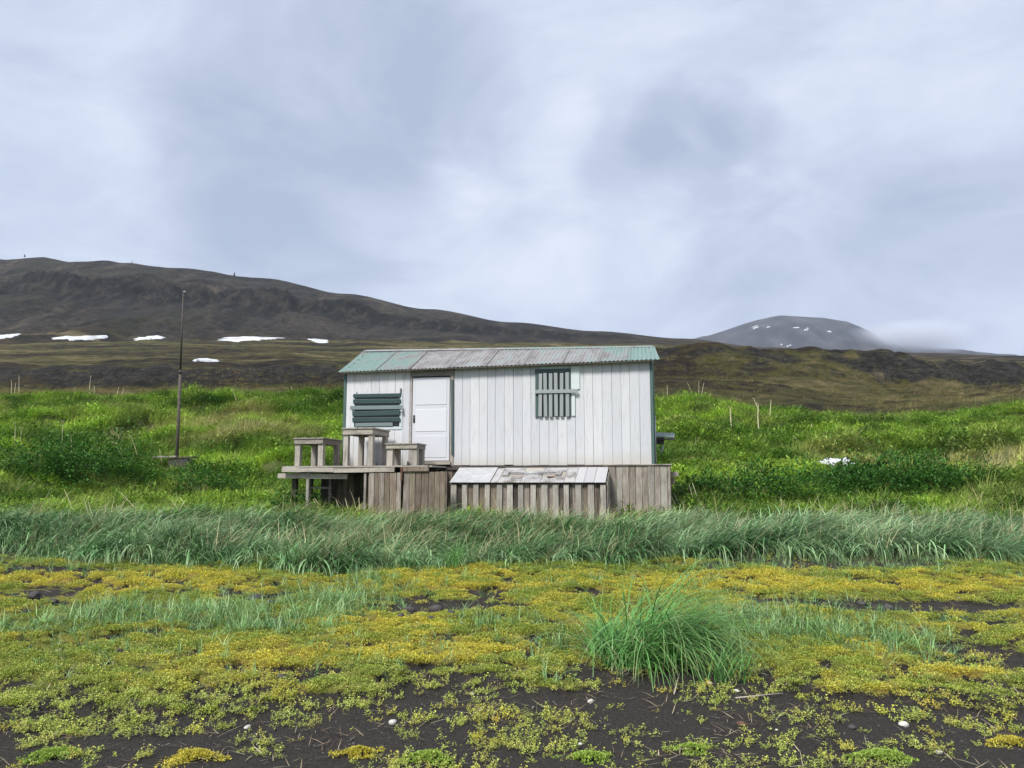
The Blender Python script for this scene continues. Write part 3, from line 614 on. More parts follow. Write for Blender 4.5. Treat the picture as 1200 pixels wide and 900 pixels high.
for k in range(8): span('skirt_plank', 1.05, 1.075, TF+.02+k*.145, TF+.155+k*.145, -1.2, -.18, 'brown_plank', dk)

def trestle(name, label, cat, s0, s1, t0, t1, h, top, leg, apron, overhang=.02):
    """top on four legs, in the cabin's frame standing on the deck"""
    o = thing(name, label, cat, CO, -TH); z0 = -.027; zt = h
    n = max(2, round((s1-s0)/.17)); ww = (s1-s0+2*overhang)/n
    for i in range(n): span('top_board', s0-overhang+i*ww+.003, s0-overhang+(i+1)*ww-.003, t0-overhang, t1+overhang, zt-top, zt+.003*(i % 2), 'grey_timber_y', o)
    a = apron
    span('rail', s0, s1, t0, t0+.03, zt-top-a, zt-top-.003, 'grey_timber_x', o); span('rail', s0, s1, t1-.03, t1, zt-top-a, zt-top-.003, 'grey_timber_x', o)
    span('rail', s1-.03, s1, t0+.032, t1-.032, zt-top-a, zt-top-.003, 'grey_timber_y', o); span('rail', s0, s0+.03, t0+.032, t1-.032, zt-top-a, zt-top-.003, 'grey_timber_y', o)
    for sx in (s0+.005, s1-leg-.005):
        for ty in (t0+.033, t1-leg-.033): span('leg', sx, sx+leg, ty, ty+leg, z0, zt-top-.004, 'grey_timber_z', o, (0, R(rb.uniform(-.6, .6)), 0))
    return o
trestle('bench', 'taller weathered timber bench at the left end of the deck', 'bench', -.64, .005, -1.17, -.22, .56, .028, .115, .10)
trestle('table', 'tall weathered timber table between the two benches on the deck', 'table', .44, 1.10, -1.17, -.20, .755, .03, .105, .11)
trestle('bench', 'lower timber bench on the deck between table and cabin door', 'bench', 1.33, 2.0, -1.0, -.42, .435, .028, .13, .085)
for i, (s, t, h) in enumerate(((.78, -.3, .10), (.86, -.3, .09), (1.58, -.33, .11), (1.665, -.33, .13), (1.74, -.33, .09))):
    o = tag(rod('bottle', (0, 0, 0), (0, 0, h), .02, .015, 'mossy_grey_metal' if i % 2 else 'dark_steel', None, 8), ['short stub standing on the deck under the table, left of two', 'short stub standing on the deck under the table, right of two', 'small stub on the deck under the lower bench, leftmost of three', 'tallest small stub on the deck under the lower bench', 'small stub on the deck under the lower bench, rightmost of three'][i], 'peg', 'stubs standing on the deck'); o.name = 'peg'
    ct, st = math.cos(-TH), math.sin(-TH); o.location = (CO[0]+ct*s-st*t, CO[1]+st*s+ct*t, CO[2]-.028)

# ------------------------------------------------------------------ lean-to cellar box
cx = thing('cellar_box', 'low plank box with a sloping white hatch against the cabin front', 'storage box', CO, -TH)
BT = -.76
span('frame_rail', 2.69, 5.83, BT+.03, BT+.08, -.46, -.40, 'shadow_timber', cx); span('box_core', 2.72, 5.80, BT+.035, -.15, -1.2, -.47, 'shadow_timber', cx)
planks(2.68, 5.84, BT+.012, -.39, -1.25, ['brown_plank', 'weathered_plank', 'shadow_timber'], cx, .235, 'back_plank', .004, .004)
s = 2.675
k = 0
while s < 5.80:
    ww = rb.uniform(.10, .135); span('front_plank', s, s+ww, BT-.048, BT-.014, -1.25, -.40-rb.uniform(0, .02), 'silver_plank', cx, (0, R(rb.uniform(-.7, .7)), 0)); s += .236*rb.uniform(.92, 1.06); k += 1
for i in range(3): span('side_plank', 5.84, 5.865, BT+.02+i*.2, BT+.21+i*.2, -1.25, -.40+.06+i*.09, 'weathered_plank', cx); span('side_plank', 2.65, 2.672, BT+.02+i*.2, BT+.21+i*.2, -1.25, -.40+.06+i*.09, 'weathered_plank', cx)
ly0, ly1, lz0, lz1 = BT-.09, -.07, -.372, -.06; la = math.atan2(lz1-lz0, ly1-ly0); ll = math.hypot(ly1-ly0, lz1-lz0)
lid = box('hatch', (4.245, (ly0+ly1)/2, (lz0+lz1)/2-.02), (3.16, ll-.02, .02), 'shadow_timber', cx, (0, 0, 0), 0); lid.rotation_euler = (0, 0, 0)
# the hatch backing is modelled sloped, its children are placed in the box frame
me = bpy.data.meshes.new('hatch'); yy = (ly1-ly0)/2-.02; zz = (lz1-lz0)/2-.02; V = [(sx*1.57, sy*yy, sy*zz+dz) for dz in (-.012, .004) for sy in (-1, 1) for sx in (-1, 1)]
me.from_pydata(V, [], [(0, 2, 3, 1), (4, 5, 7, 6), (0, 1, 5, 4), (2, 6, 7, 3), (0, 4, 6, 2), (1, 3, 7, 5)]); me.materials.append(M['shadow_timber']); lid.data = me
def lidp(s, f, off=0): return (s, ly0+(ly1-ly0)*f-math.sin(la)*off, lz0+(lz1-lz0)*f+math.cos(la)*off)
for a, b, f0, f1, mt, off in ((2.655, 3.50, 0, 1, 'hatch_sheet', .004), (3.515, 3.66, 0, .95, 'worn_white_paint', .002), (3.665, 4.12, 0, .34, 'worn_white_paint', .002), (3.665, 4.12, .36, .68, 'silver_plank', 0), (3.665, 4.12, .70, .98, 'worn_white_paint', .001), (4.125, 4.52, 0, .36, 'worn_white_paint', .002),
                              (4.125, 4.52, .38, .70, 'worn_white_paint', .0), (4.125, 4.52, .72, .98, 'silver_plank', .001), (4.525, 5.0, 0, .34, 'worn_white_paint', .002), (4.525, 5.0, .36, .68, 'silver_plank', .0), (4.525, 5.0, .70, .98, 'worn_white_paint', .001), (5.005, 5.22, 0, 1, 'worn_white_paint', .003), (5.225, 5.40, 0, 1, 'hatch_paint', .001), (5.405, 5.60, 0, 1, 'hatch_paint', .003), (5.605, 5.83, 0, 1, 'hatch_paint', .001)):
    box('hatch_board', lidp((a+b)/2, (f0+f1)/2, off), (b-a, ll*(f1-f0)-.004, .018), mt, lid, (la, 0, 0))
rod('lock_bar', lidp(3.80, .52, .05), lidp(4.80, .52, .05), .016, .016, 'galvanised_metal', lid); box('bar_bracket', lidp(3.76, .5, .028), (.12, .20, .05), 'worn_white_paint', lid, (la, 0, .05)); box('bar_bracket', lidp(4.85, .5, .028), (.12, .20, .05), 'worn_white_paint', lid, (la, 0, -.05)); box('lock_bar', lidp(4.72, .3, .022), (.16, .05, .02), 'rust', lid, (la, 0, .4))

# ------------------------------------------------------------------ flagpole
px, py = -10.99, 26.0; pz = hgt(px, py)
fp = thing('flagpole', 'tall thin dark flagpole leaning slightly, with a board at its foot', 'flagpole', (px, py, pz))
rod('pole', (0, 0, -.3), (-.045, 0, 3.2), .055, .045, 'pole_wood', fp, 12); rod('pole', (-.043, 0, 3.15), (-.085, 0, 8.02-pz), .034, .026, 'dark_steel', fp, 10); rod('collar', (-.043, 0, 3.1), (-.044, 0, 3.24), .052, .05, 'dark_steel', fp, 12)
rock('truck', (-.05, 0, 8.05-pz), (.055, .055, .045), 'galvanised_metal', 4, fp, 1); bz = 2.50-pz
span('foot_board', -.74, .02, -.15, .03, bz-.02, bz+.03, 'silver_plank', fp, (0, R(-1), 0)); span('foot_board', .03, .66, -.12, .06, bz-.045, bz+.01, 'shadow_timber', fp, (0, R(-2), 0)); span('footing_block', -.25, .42, -.1, .35, bz-.5, bz-.05, 'dark_stone', fp, ch=.03)

# ------------------------------------------------------------------ plants: blade and leaf geometry
def blades(base, az, L, w, lean, bend, segs, rnd):
    N = len(az); t = np.linspace(0, 1, segs+1); ang = lean[:, None]+bend[:, None]*(t[None]**1.15)
    st = L[:, None]/segs; r = np.concatenate([np.zeros((N, 1)), np.cumsum(np.sin(ang[:, 1:])*st, 1)], 1); z = np.concatenate([np.zeros((N, 1)), np.cumsum(np.cos(ang[:, 1:])*st, 1)], 1)
    cx_, sx_ = np.cos(az)[:, None], np.sin(az)[:, None]
    mid = np.stack([base[:, :1]+r*cx_, base[:, 1:2]+r*sx_, base[:, 2:3]+z], -1)
    tw = RNG.uniform(-.9, .9, N)[:, None]*t[None]; sa = az[:, None]+math.pi/2+tw
    side = np.stack([np.cos(sa), np.sin(sa), .25*np.sin(tw*2)], -1)
    wd = w[:, None]*np.array([.75]+[1-.9*(k/segs)**2.2 for k in range(1, segs+1)])[None]
    V = np.stack([mid-side*wd[..., None]/2, mid+side*wd[..., None]/2], 2).reshape(-1, 3)
    o = (np.arange(N)*(segs+1)*2)[:, None]; k = (np.arange(segs)*2)[None]; a = (o+k).ravel()
    F = np.concatenate([np.stack([a, a+1, a+3], 1), np.stack([a, a+3, a+2], 1)])
    return V, F, np.repeat(np.tile(t, N), 2), np.repeat(rnd, (segs+1)*2)
def leaves(base, dirv, L, w, rnd, fold=.25):
    N = len(L); dv = dirv/np.linalg.norm(dirv, axis=1)[:, None]; s = np.cross(dv, np.tile([0, 0, 1.], (N, 1)))+1e-5; s /= np.linalg.norm(s, axis=1)[:, None]; n = np.cross(s, dv)
    m = base+dv*(L*.52)[:, None]; V = np.stack([base, m-s*(w/2)[:, None]+n*(w*fold)[:, None], base+dv*L[:, None], m+s*(w/2)[:, None]+n*(w*fold)[:, None]], 1).reshape(-1, 3)
    a = np.arange(N)*4; F = np.concatenate([np.stack([a, a+2, a+1], 1), np.stack([a, a+3, a+2], 1)])
    return V, F, np.tile([0, .5, 1, .5], N), np.repeat(rnd, 4)
def join(parts):
    V = []; F = []; A = []; Q = []; n = 0
    for v, f, a, q in parts: V.append(v); F.append(f+n); A.append(a); Q.append(q); n += len(v)
    return np.concatenate(V), np.concatenate(F), {'along': np.concatenate(A), 'rnd': np.concatenate(Q)}
def un(a, b, n): return RNG.uniform(a, b, n)
def disc(n, r): a = un(0, 2*math.pi, n); q = r*np.sqrt(un(0, 1, n)); return np.stack([q*np.cos(a), q*np.sin(a), np.zeros(n)], 1)
def src(name, parts, mat):
    V, F, A = join(parts); me = npmesh(name, V, F, A); me.materials.append(M[mat]); return bpy.data.objects.new(name, me)
def c_lyme(n=17, L=(.55, .95), r=.12):
    return [blades(disc(n, r), RNG.normal(0, 1.0, n), un(*L, n), un(.013, .024, n), un(.0, .4, n), un(1.5, 3.1, n), 8, un(0, 1, n))]
def c_grass(n=34, L=(.22, .5), w=(.006, .011), r=.16, spread=1.2):
    return [blades(disc(n, r), RNG.normal(0, spread, n), un(*L, n), un(*w, n), un(.05, .6, n), un(.3, 1.5, n), 3, un(0, 1, n))]
def c_herb(n=150, r=.25, h=.23, leaf=(.028, .07), wr=.55):
    """broad-leaved clump: leaves held out on a low dome"""
    a = un(0, 2*math.pi, n); el = np.arcsin(un(.05, 1, n)); q = un(.55, 1, n)
    dv = np.stack([np.cos(a)*np.cos(el), np.sin(a)*np.cos(el), np.sin(el)], 1); b = dv*q[:, None]*np.array([r, r, h])
    L = un(*leaf, n); d2 = dv*np.array([1, 1, .35])+RNG.normal(0, .35, (n, 3))+np.array([.25, 0, -.05]); return [leaves(b, d2, L, L*wr, un(0, 1, n))]
def c_wort(n=9, r=.05, stems=(.02, .06), leaf=(.010, .019)):
    """sandwort: short prostrate stems with pairs of small fleshy leaves"""
    B = []; D = []; Ls = []
    for k in range(n):
        a = un(0, 2*math.pi, 1)[0]; el = un(.1, 1.2, 1)[0]; dv = np.array([math.cos(a)*math.cos(el), math.sin(a)*math.cos(el), math.sin(el)]); b = disc(1, r)[0]; L = un(*stems, 1)[0]; m = max(2, int(L/.011)); sd = np.cross(dv, [0, 0, 1.]); sd /= np.linalg.norm(sd)
        for i in range(m):
            p = b+dv*L*(i+1)/m+np.array([0, 0, .004])
            for s in (-1, 1):
                ax = sd if i % 2 else np.cross(sd, dv); B.append(p); D.append(dv*.6+ax*s+RNG.normal(0, .15, 3)); Ls.append(un(*leaf, 1)[0])
        B.append(b+dv*L); D.append(dv); Ls.append(leaf[1]*.8)
    Ls = np.array(Ls); return [leaves(np.array(B), np.array(D), Ls, Ls*.55, un(0, 1, len(Ls)), .3)]
def c_moss(n=140, r=.075, h=.028):
    b = disc(n, r); b[:, 2] = h*(1-(np.hypot(b[:, 0], b[:, 1])/r)**2)*un(.4, 1, n); dv = RNG.normal(0, .6, (n, 3))+np.array([0, 0, .75]); L = un(.009, .018, n); return [leaves(b, dv, L, L*.5, un(0, 1, n), .15)]

def kit(name, objs):
    c = bpy.data.collections.new(name)
    for o in objs: c.objects.link(o)
    return c
KIT = {
 'lyme': kit('lyme_kit', [src('lyme_clump', c_lyme(), 'lyme_grass_blade') for _ in range(5)]),
 'grass': kit('grass_kit', [src('grass_clump', c_grass(), 'meadow_leaf') for _ in range(4)]),
 'herb': kit('herb_kit', [src('herb_clump', c_herb(), 'meadow_leaf') for _ in range(3)]+[src('herb_clump', c_herb(80, .2, .28, (.03, .10), .35)+c_grass(16, (.25, .45)), 'meadow_leaf') for _ in range(2)]),
 'wort': kit('wort_kit', [src('sandwort_sprig', c_wort(k), 'small_leaf') for k in (4, 6, 9, 12)]),
 'moss': kit('moss_kit', [src('moss_cushion', c_moss()+c_wort(1, .05), 'small_leaf') for _ in range(4)]),
 'tuft': kit('tuft_kit', [src('grass_tuft', c_grass(11, (.10, .30), (.006, .010), .06, 1.5), 'lyme_grass_blade') for _ in range(4)]),
 'straw': kit('straw_kit', [src('straw_clump', c_grass(22, (.3, .65), (.005, .008), .15, .9), 'straw_blade') for _ in range(3)]),
}
def scatter(name, kitname, P, rz, scl, tint, label, cat, tilt=None):
    n = len(P); me = bpy.data.meshes.new(name); me.vertices.add(n); me.vertices.foreach_set('co', np.asarray(P, np.float32).ravel())
    rot = np.zeros((n, 3), np.float32); rot[:, 2] = rz
    if tilt is not None: rot[:, 0] = tilt[:, 0]; rot[:, 1] = tilt[:, 1]
    a = me.attributes.new('rot', 'FLOAT_VECTOR', 'POINT'); a.data.foreach_set('vector', rot.ravel())
    s3 = np.asarray(scl, np.float32); s3 = np.repeat(s3[:, None], 3, 1) if s3.ndim == 1 else s3
    a = me.attributes.new('scl', 'FLOAT_VECTOR', 'POINT'); a.data.foreach_set('vector', s3.ravel())
    a = me.attributes.new('pick', 'INT', 'POINT'); a.data.foreach_set('value', RNG.integers(0, 100, n).astype(np.int32))
    a = me.attributes.new('tint', 'FLOAT_COLOR', 'POINT'); a.data.foreach_set('color', np.concatenate([np.asarray(tint, np.float32), np.ones((n, 1), np.float32)], 1).ravel())
    me.update(); o = link(name, me); o['kind'] = 'stuff'; o['label'] = label; o['category'] = cat
    g = bpy.data.node_groups.new(name, 'GeometryNodeTree'); g.interface.new_socket('Geometry', in_out='INPUT', socket_type='NodeSocketGeometry'); g.interface.new_socket('Geometry', in_out='OUTPUT', socket_type='NodeSocketGeometry')
    gi = g.nodes.new('NodeGroupInput'); go = g.nodes.new('NodeGroupOutput'); ip = g.nodes.new('GeometryNodeInstanceOnPoints'); ci = g.nodes.new('GeometryNodeCollectionInfo')
    ci.inputs['Collection'].default_value = KIT[kitname]; ci.inputs['Separate Children'].default_value = True; ci.inputs['Reset Children'].default_value = True; ip.inputs['Pick Instance'].default_value = True
    def na(nm, typ): k = g.nodes.new('GeometryNodeInputNamedAttribute'); k.data_type = typ; k.inputs['Name'].default_value = nm; return k.outputs['Attribute']
    e2r = g.nodes.new('FunctionNodeEulerToRotation'); g.links.new(na('rot', 'FLOAT_VECTOR'), e2r.inputs[0])
    g.links.new(gi.outputs[0], ip.inputs['Points']); g.links.new(ci.outputs[0], ip.inputs['Instance']); g.links.new(na('pick', 'INT'), ip.inputs['Instance Index']); g.links.new(e2r.outputs[0], ip.inputs['Rotation']); g.links.new(na('scl', 'FLOAT_VECTOR'), ip.inputs['Scale']); g.links.new(ip.outputs[0], go.inputs[0])
    md = o.modifiers.new('scatter', 'NODES'); md.node_group = g
    return o
def cand(n, y0, y1, half=44, power=1.):
    """points in the wedge in front of the viewer; power 2 = even per square metre"""
    y = (un(y0**power, y1**power, n))**(1/power); x = np.tan(un(-R(half), R(half), n))*y*1.0; return x, y
def lerp(a, b, f): return np.asarray(a)[None]*(1-f[:, None])+np.asarray(b)[None]*f[:, None]
def jit(c, k=.15): return c*un(1-k, 1+k, (len(c), 1))*un(1-k*.35, 1+k*.35, c.shape)
OT = (math.cos(-TH), math.sin(-TH))
def in_cabin(x, y, pad=0.):
    dx = x-CO[0]; dy = y-CO[1]; s = dx*OT[0]+dy*OT[1]; t = -dx*OT[1]+dy*OT[0]
    return ((s > -.1-pad) & (s < 7.15+pad) & (t > -.1-pad) & (t < CD+pad)) | ((s > 2.6-pad) & (s < 5.9+pad) & (t > -.85-pad) & (t < 0)) | ((s > 1.0) & (s < 2.8) & (t > -1.3-pad) & (t < 0))
def under_deck(x, y):
    dx = x-CO[0]; dy = y-CO[1]; s = dx*OT[0]+dy*OT[1]; t = -dx*OT[1]+dy*OT[0]; return (s > -.95) & (s < 1.2) & (t > -1.15) & (t < .1)

# lyme grass bank between beach and meadow
def bank(x, y):
    n = fbm(x*.7, y*.7, 3, 101); front = 12.3+3.0*(fbm(x*.45, x*0, 4, 103)-.5)+.25*np.sin(x*.55+.6); back = 16.1+1.2*(n-.5)
    return sstep(front-.25, front+.25, y)*(1-sstep(back-.8, back+.9, y))*(.3+1.3*n)
x, y = cand(15000, 11.4, 17.2, 46, 2); k = (un(0, 1, len(x)) < bank(x, y)) & ~in_cabin(x, y, .12) & ~under_deck(x, y); x, y = x[k], y[k]
n = fbm(x*.9, y*.9, 3, 105); col = jit(lerp((.085, .215, .065), (.38, .55, .28), np.clip((n-.3)*2+un(-.5, .5, len(x)), 0, 1)), .25)
lowbehind = 1-.35*sstep(14.5, 16.5, y)
scatter('lyme_grass', 'lyme', np.stack([x, y, height(x, y)-.02], 1), RNG.normal(0, .55, len(x)), un(.5, 1.02, len(x))*(.45+1.0*fbm(x*.75, y*.75, 3, 107))*lowbehind, col, 'dense bank of bluish green lyme grass below the cabin', 'grass')

kk = un(0, 1, len(x)) < .055; scatter('straw_in_bank', 'straw', np.stack([x, y, height(x, y)-.02], 1)[kk], RNG.normal(0, .6, kk.sum()), un(.9, 1.5, kk.sum()), lerp((.34, .31, .16), (.55, .50, .30), un(0, 1, kk.sum())), 'pale dead blades standing in the lyme grass bank', 'grass')
SHEET = ground_at(975, 552, 15)
# meadow behind: grasses, broad-leaved herbs and straw
x, y = cand(52000, 15.6, 56, 45, 1.25); keep = ~in_cabin(x, y, .15) & ~under_deck(x, y) & ~((np.abs(x+10.9) < 1.1) & (y > 24.6) & (y < 26.3)) & ~((np.abs(x-SHEET[0]) < .45) & (y > SHEET[1]-.9) & (y < SHEET[1]+.2)); x, y = x[keep], y[keep]
st = straw(x, y); dk_ = darkg(x, y); n = fbm(x*.8, y*.6, 4, 111); sel = un(0, 1, len(x)); z = height(x, y)
size = .75+.022*y
farf = sstep(30, 48, y)
def mcol(a, b): return lerp(a, b, np.clip((n-.3)*2.2+un(-.25, .25, len(x)), 0, 1))
n = fbm(x*.45, y*.7, 4, 112); green = mcol((.068, .175, .011), (.35, .54, .055)); green = green*(1-.72*dk_[:, None])+np.array([.02, .075, .015])[None]*.62*dk_[:, None]*1.2; green = green*(1-st[:, None]*.7)+np.array([.42, .38, .14])[None]*st[:, None]*.7
h = (sel < .50+.6*sstep(.35, .8, dk_)-.6*st); gsel = ~h & (sel < .95-.45*st); ss = ~h & ~gsel & (un(0, 1, len(x)) < .25+.75*st)
for nm, kk, mask, sc0, lab in (('meadow_herbs', 'herb', h, 1.15, 'leafy green herbs covering the meadow slope'), ('meadow_grass', 'grass', gsel, .95, 'bright green meadow grass on the slope behind the cabin'), ('dry_grass', 'straw', ss, .72, 'pale dry grass mixed into the meadow')):
    c = green[mask] if kk != 'straw' else lerp((.42, .36, .16), (.62, .55, .30), un(0, 1, mask.sum()))
    scatter(nm, kk, np.stack([x, y, z-.03], 1)[mask], un(0, 6.28, mask.sum()) if kk == 'herb' else RNG.normal(0, .7, mask.sum()), (size*un(.6, 1.2, len(x))*sc0*(.55+.95*fbm(x*.6, y*.8, 3, 113))*(1+.4*dk_*(y < 30)))[mask], jit(c, .2), lab, 'grass')

# heath tussocks on the moor beyond
x, y = cand(9000, 58, 118, 40, 1.2); n = fbm(x*.06, y*.05, 4, 121); z = height(x, y); u_ = 600+925*x/y
ok = un(0, 1, len(x)) < .25+1.3*(n-.35); x, y, z, n = x[ok], y[ok], z[ok], n[ok]
col = jit(lerp((.06, .075, .018), (.24, .20, .08), np.clip((n-.3)*2+un(-.35, .35, len(x)), 0, 1)), .25)
scatter('moor_grass', 'grass', np.stack([x, y, z-.1], 1), RNG.normal(0, .8, len(x)), np.stack([un(1.6, 3.4, len(x)), un(1.6, 3.4, len(x)), un(.9, 1.8, len(x))], 1), col, 'brown and straw coloured moor grass below the rock band', 'grass')

# upper beach: moss, sandwort, bluish tufts
x, y = cand(44000, 3.2, 12.9, 44, 1.55); v = veg(x, y); yl = yellow(x, y); bl = bluegrass(x, y); r0 = un(0, 1, len(x)); z = height(x, y)
mk = (r0 < (v-.25)*1.3) & (un(0, 1, len(x)) < sstep(5.2, 7.0, y)*.85+.12); c = lerp((.25, .32, .048), (.54, .48, .06), np.clip(yl+un(-.2, .2, len(x)), 0, 1))
scatter('beach_moss', 'moss', np.stack([x, y, z-.004], 1)[mk], un(0, 6.28, mk.sum()), (un(.55, 1.15, len(x))*(.7+.055*y))[mk], jit(c[mk], .13), 'yellow and green moss mats on the upper beach', 'moss')
wk = ~mk & (un(0, 1, len(x)) < np.clip(v*1.15, .16*sstep(.35, .6, fbm(x*2.2, y*2.6, 3, 130)), 1)*(1-.85*sstep(6.6, 8.6, y))); c = lerp((.42, .48, .11), (.62, .54, .08), np.clip(yl*.8+un(-.3, .3, len(x)), 0, 1)); c = c*(1-bl[:, None]*.4)+np.array([.12, .2, .09])[None]*bl[:, None]*.4
scatter('sandwort', 'wort', np.stack([x, y, z], 1)[wk], un(0, 6.28, wk.sum()), (un(.55, 1.2, len(x))*(.8+.035*y))[wk], jit(c[wk], .22), 'small fleshy sandwort sprigs scattered over black sand', 'ground cover')
x, y = cand(20000, 5.5, 12.9, 44, 1.8); bl = bluegrass(x, y); tk = un(0, 1, len(x)) < bl*.75+.10*(y > 6.3)*sstep(.4, .65, fbm(x, y, 3, 133))+.2*sstep(10.8, 12.4, y); x, y, bl = x[tk], y[tk], bl[tk]
scatter('beach_grass_tufts', 'tuft', np.stack([x, y, height(x, y)-.005], 1), un(0, 6.28, len(x)), un(.55, 1.15, len(x))*(.75+.3*bl), jit(lerp((.13, .29, .085), (.29, .44, .17), un(0, 1, len(x))), .2), 'sparse bluish green grass blades among the moss', 'grass')

# ------------------------------------------------------------------ single plants
def plantmesh(name, parts, mat, loc, label, cat, group=None, rz=0):
    V, F, A = join(parts); o = link(name, npmesh(name, V, F, A), mat); o.location = loc; o.rotation_euler = (0, 0, rz); return tag(o, label, cat, group)
mat_leaf('tussock_blade', (.125, .30, .075), .42, .25, .45, (.38, .36, .18)); mat_leaf('dark_herb_leaf', (.050, .145, .020), .6, .3, .7); mat_leaf('fresh_herb_leaf', (.19, .34, .045), .5, .3, .4); mat_leaf('cushion_yellow_leaf', (.50, .44, .06), .5, .25, .3); mat_leaf('cushion_green_leaf', (.30, .42, .07), .5, .25, .3)
p = ground_at(758, 776); n = 1250; b = disc(n, 1.0)*np.array([.50, .36, 0]); b[:, 2] = height(b[:, 0]+p[0], b[:, 1]+p[1])-p[2]-.01
q = 1-np.hypot(b[:, 0]/.50, b[:, 1]/.36); L = un(.95, 1.55, n)*(.62+.6*q)
tus = plantmesh('lyme_grass_tussock', [blades(b, RNG.normal(-.15, 1.0, n)+np.where(b[:, 0] < -.15, un(0, 1, n)*2.0, 0), L*un(.55, 1.08, n), un(.006, .014, n), un(.1, .8, n), un(1.15, 2.6, n), 9, un(0, 1, n)**1.0)], 'tussock_blade', p, 'large arching tussock of lyme grass in the foreground right of centre', 'grass tussock')
mat_leaf('dead_blade', (.42, .36, .20), .8, .2, .35); n = 110; b2 = disc(n, 1.0)*np.array([.6, .42, 0]); V, F, A = join([blades(b2, un(0, 6.28, n), un(.3, .75, n), un(.005, .010, n), un(.3, 1.1, n), un(.3, 1.6, n), 6, un(0, 1, n))]); link('dead_blades', npmesh('dead_blades', V, F, A), 'dead_blade', tus)
p = ground_at(852, 800); n = 60; b = disc(n, .16); plantmesh('lyme_grass_tussock', [blades(b, RNG.normal(0, 1.3, n), un(.25, .5, n), un(.006, .01, n), un(0, .5, n), un(.4, 1.5, n), 6, un(0, 1, n))], 'tussock_blade', p, 'small lyme grass tuft at the right foot of the large tussock', 'grass tussock')
p = ground_at(532, 668); n = 46; b = disc(n, .14); plantmesh('lyme_grass_tussock', [blades(b, RNG.normal(0, 1.2, n), un(.4, .75, n), un(.008, .012, n), un(0, .5, n), un(.3, 1.6, n), 6, un(0, 1, n))], 'tussock_blade', p, 'lone lyme grass tuft standing just in front of the grass bank', 'grass tussock')
for (u, v, rx, h, dens, mat, lab) in [(112, 575, 2.2, 1.9, 9000, 'dark_herb_leaf', 'large dark green leafy herb clump left of the flagpole foot'), (35, 572, 1.6, 1.7, 5000, 'dark_herb_leaf', 'dark leafy herb clump at the left picture edge'), (245, 588, 1.7, 1.2, 4500, 'dark_herb_leaf', 'round dark herb clump below the flagpole'), (345, 606, 1.0, .65, 1600, 'dark_herb_leaf', 'dark herb clump in front of the deck posts'), (145, 596, .5, .55, 350, 'fresh_herb_leaf', 'small fresh green herb clump right of the big dark clump'),
                                    (1030, 588, 2.8, 1.45, 11000, 'dark_herb_leaf', 'broad dark herb clump below the white sheet'), (1115, 588, 1.8, 1.35, 5500, 'dark_herb_leaf', 'dark herb clump right of the one below the white sheet'), (900, 592, 1.5, 1.2, 4000, 'dark_herb_leaf', 'dark herb clump between cabin and white sheet'), (822, 592, .9, 1.0, 2000, 'dark_herb_leaf', 'dark herb clump right beside the cabin skirt'), (1052, 556, 1.3, .8, 2600, 'dark_herb_leaf', 'dark herb clump right of the white sheet'), (500, 603, .55, .42, 350, 'fresh_herb_leaf', 'fresh green herb clump at the foot of the deck skirt')]:
    p = ground_at(u, v, 13); m = dens
    a = un(0, 2*math.pi, m); el = np.arcsin(un(0, 1, m)); q = un(.35, 1, m)**.6*(1+.22*np.sin(a*3+u)+.15*np.sin(a*7+u)+.12*np.sin(el*6+a*2)); dv = np.stack([np.cos(a)*np.cos(el), np.sin(a)*np.cos(el), np.sin(el)], 1)
    bb = dv*q[:, None]*np.array([rx, rx*.7, h*.85]); Ls = un(.05, .13, m); o = plantmesh('herb_clump', [leaves(bb, dv*np.array([1, 1, .4])+RNG.normal(0, .4, (m, 3))+np.array([.25, -.1, -.05]), Ls, Ls*.5, un(0, 1, m)), blades(disc(40, rx*.5), un(0, 6.28, 40), un(.4, .9, 40)*h, un(.008, .014, 40), un(0, .5, 40), un(0, .5, 40), 2, un(0, 1, 40))], mat, p-np.array([0, 0, .05]), lab, 'herb', 'leafy herb clumps on the meadow edge')
for (u, v, r, mat, lab) in [(65, 886, .16, 'cushion_green_leaf', 'bright green moss cushion at the lower left corner'), (420, 884, .10, 'cushion_yellow_leaf', 'yellowish sandwort cushion at the bottom, left of centre'), (500, 890, .12, 'cushion_green_leaf', 'fresh green sandwort cushion at the bottom centre'), (228, 888, .13, 'cushion_yellow_leaf', 'yellow green sandwort cushion at the bottom left'), (1035, 888, .15, 'cushion_green_leaf', 'green moss cushion at the bottom right'), (690, 890, .12, 'cushion_green_leaf', 'low green sandwort cushion at the bottom right of centre'), (810, 880, .10, 'cushion_green_leaf', 'small green cushion at the bottom below the large tussock'), (1185, 872, .12, 'cushion_yellow_leaf', 'orange yellow moss cushion at the lower right edge')]:
    p = ground_at(u, v); parts = []
    for k in range(int(420*r/.12)):
        a_ = un(0, 6.28, 1)[0]; q = un(0, 1, 1)[0]**.7*1.25*(1+.35*math.sin(3*a_+u)+.2*math.sin(5*a_+2*u)); off = np.array([r*q*math.cos(a_), r*.7*q*math.sin(a_), (.03*max(0, 1-q*q))]); m = 5
        parts.append(leaves(np.tile(off, (m, 1)), RNG.normal(0, .7, (m, 3))+np.array([0, 0, .7]), un(.012, .022, m), un(.006, .011, m), un(0, 1, m), .2))
    plantmesh('sandwort_cushion', parts, mat, p, lab, 'sandwort', 'plant cushions on the sand')

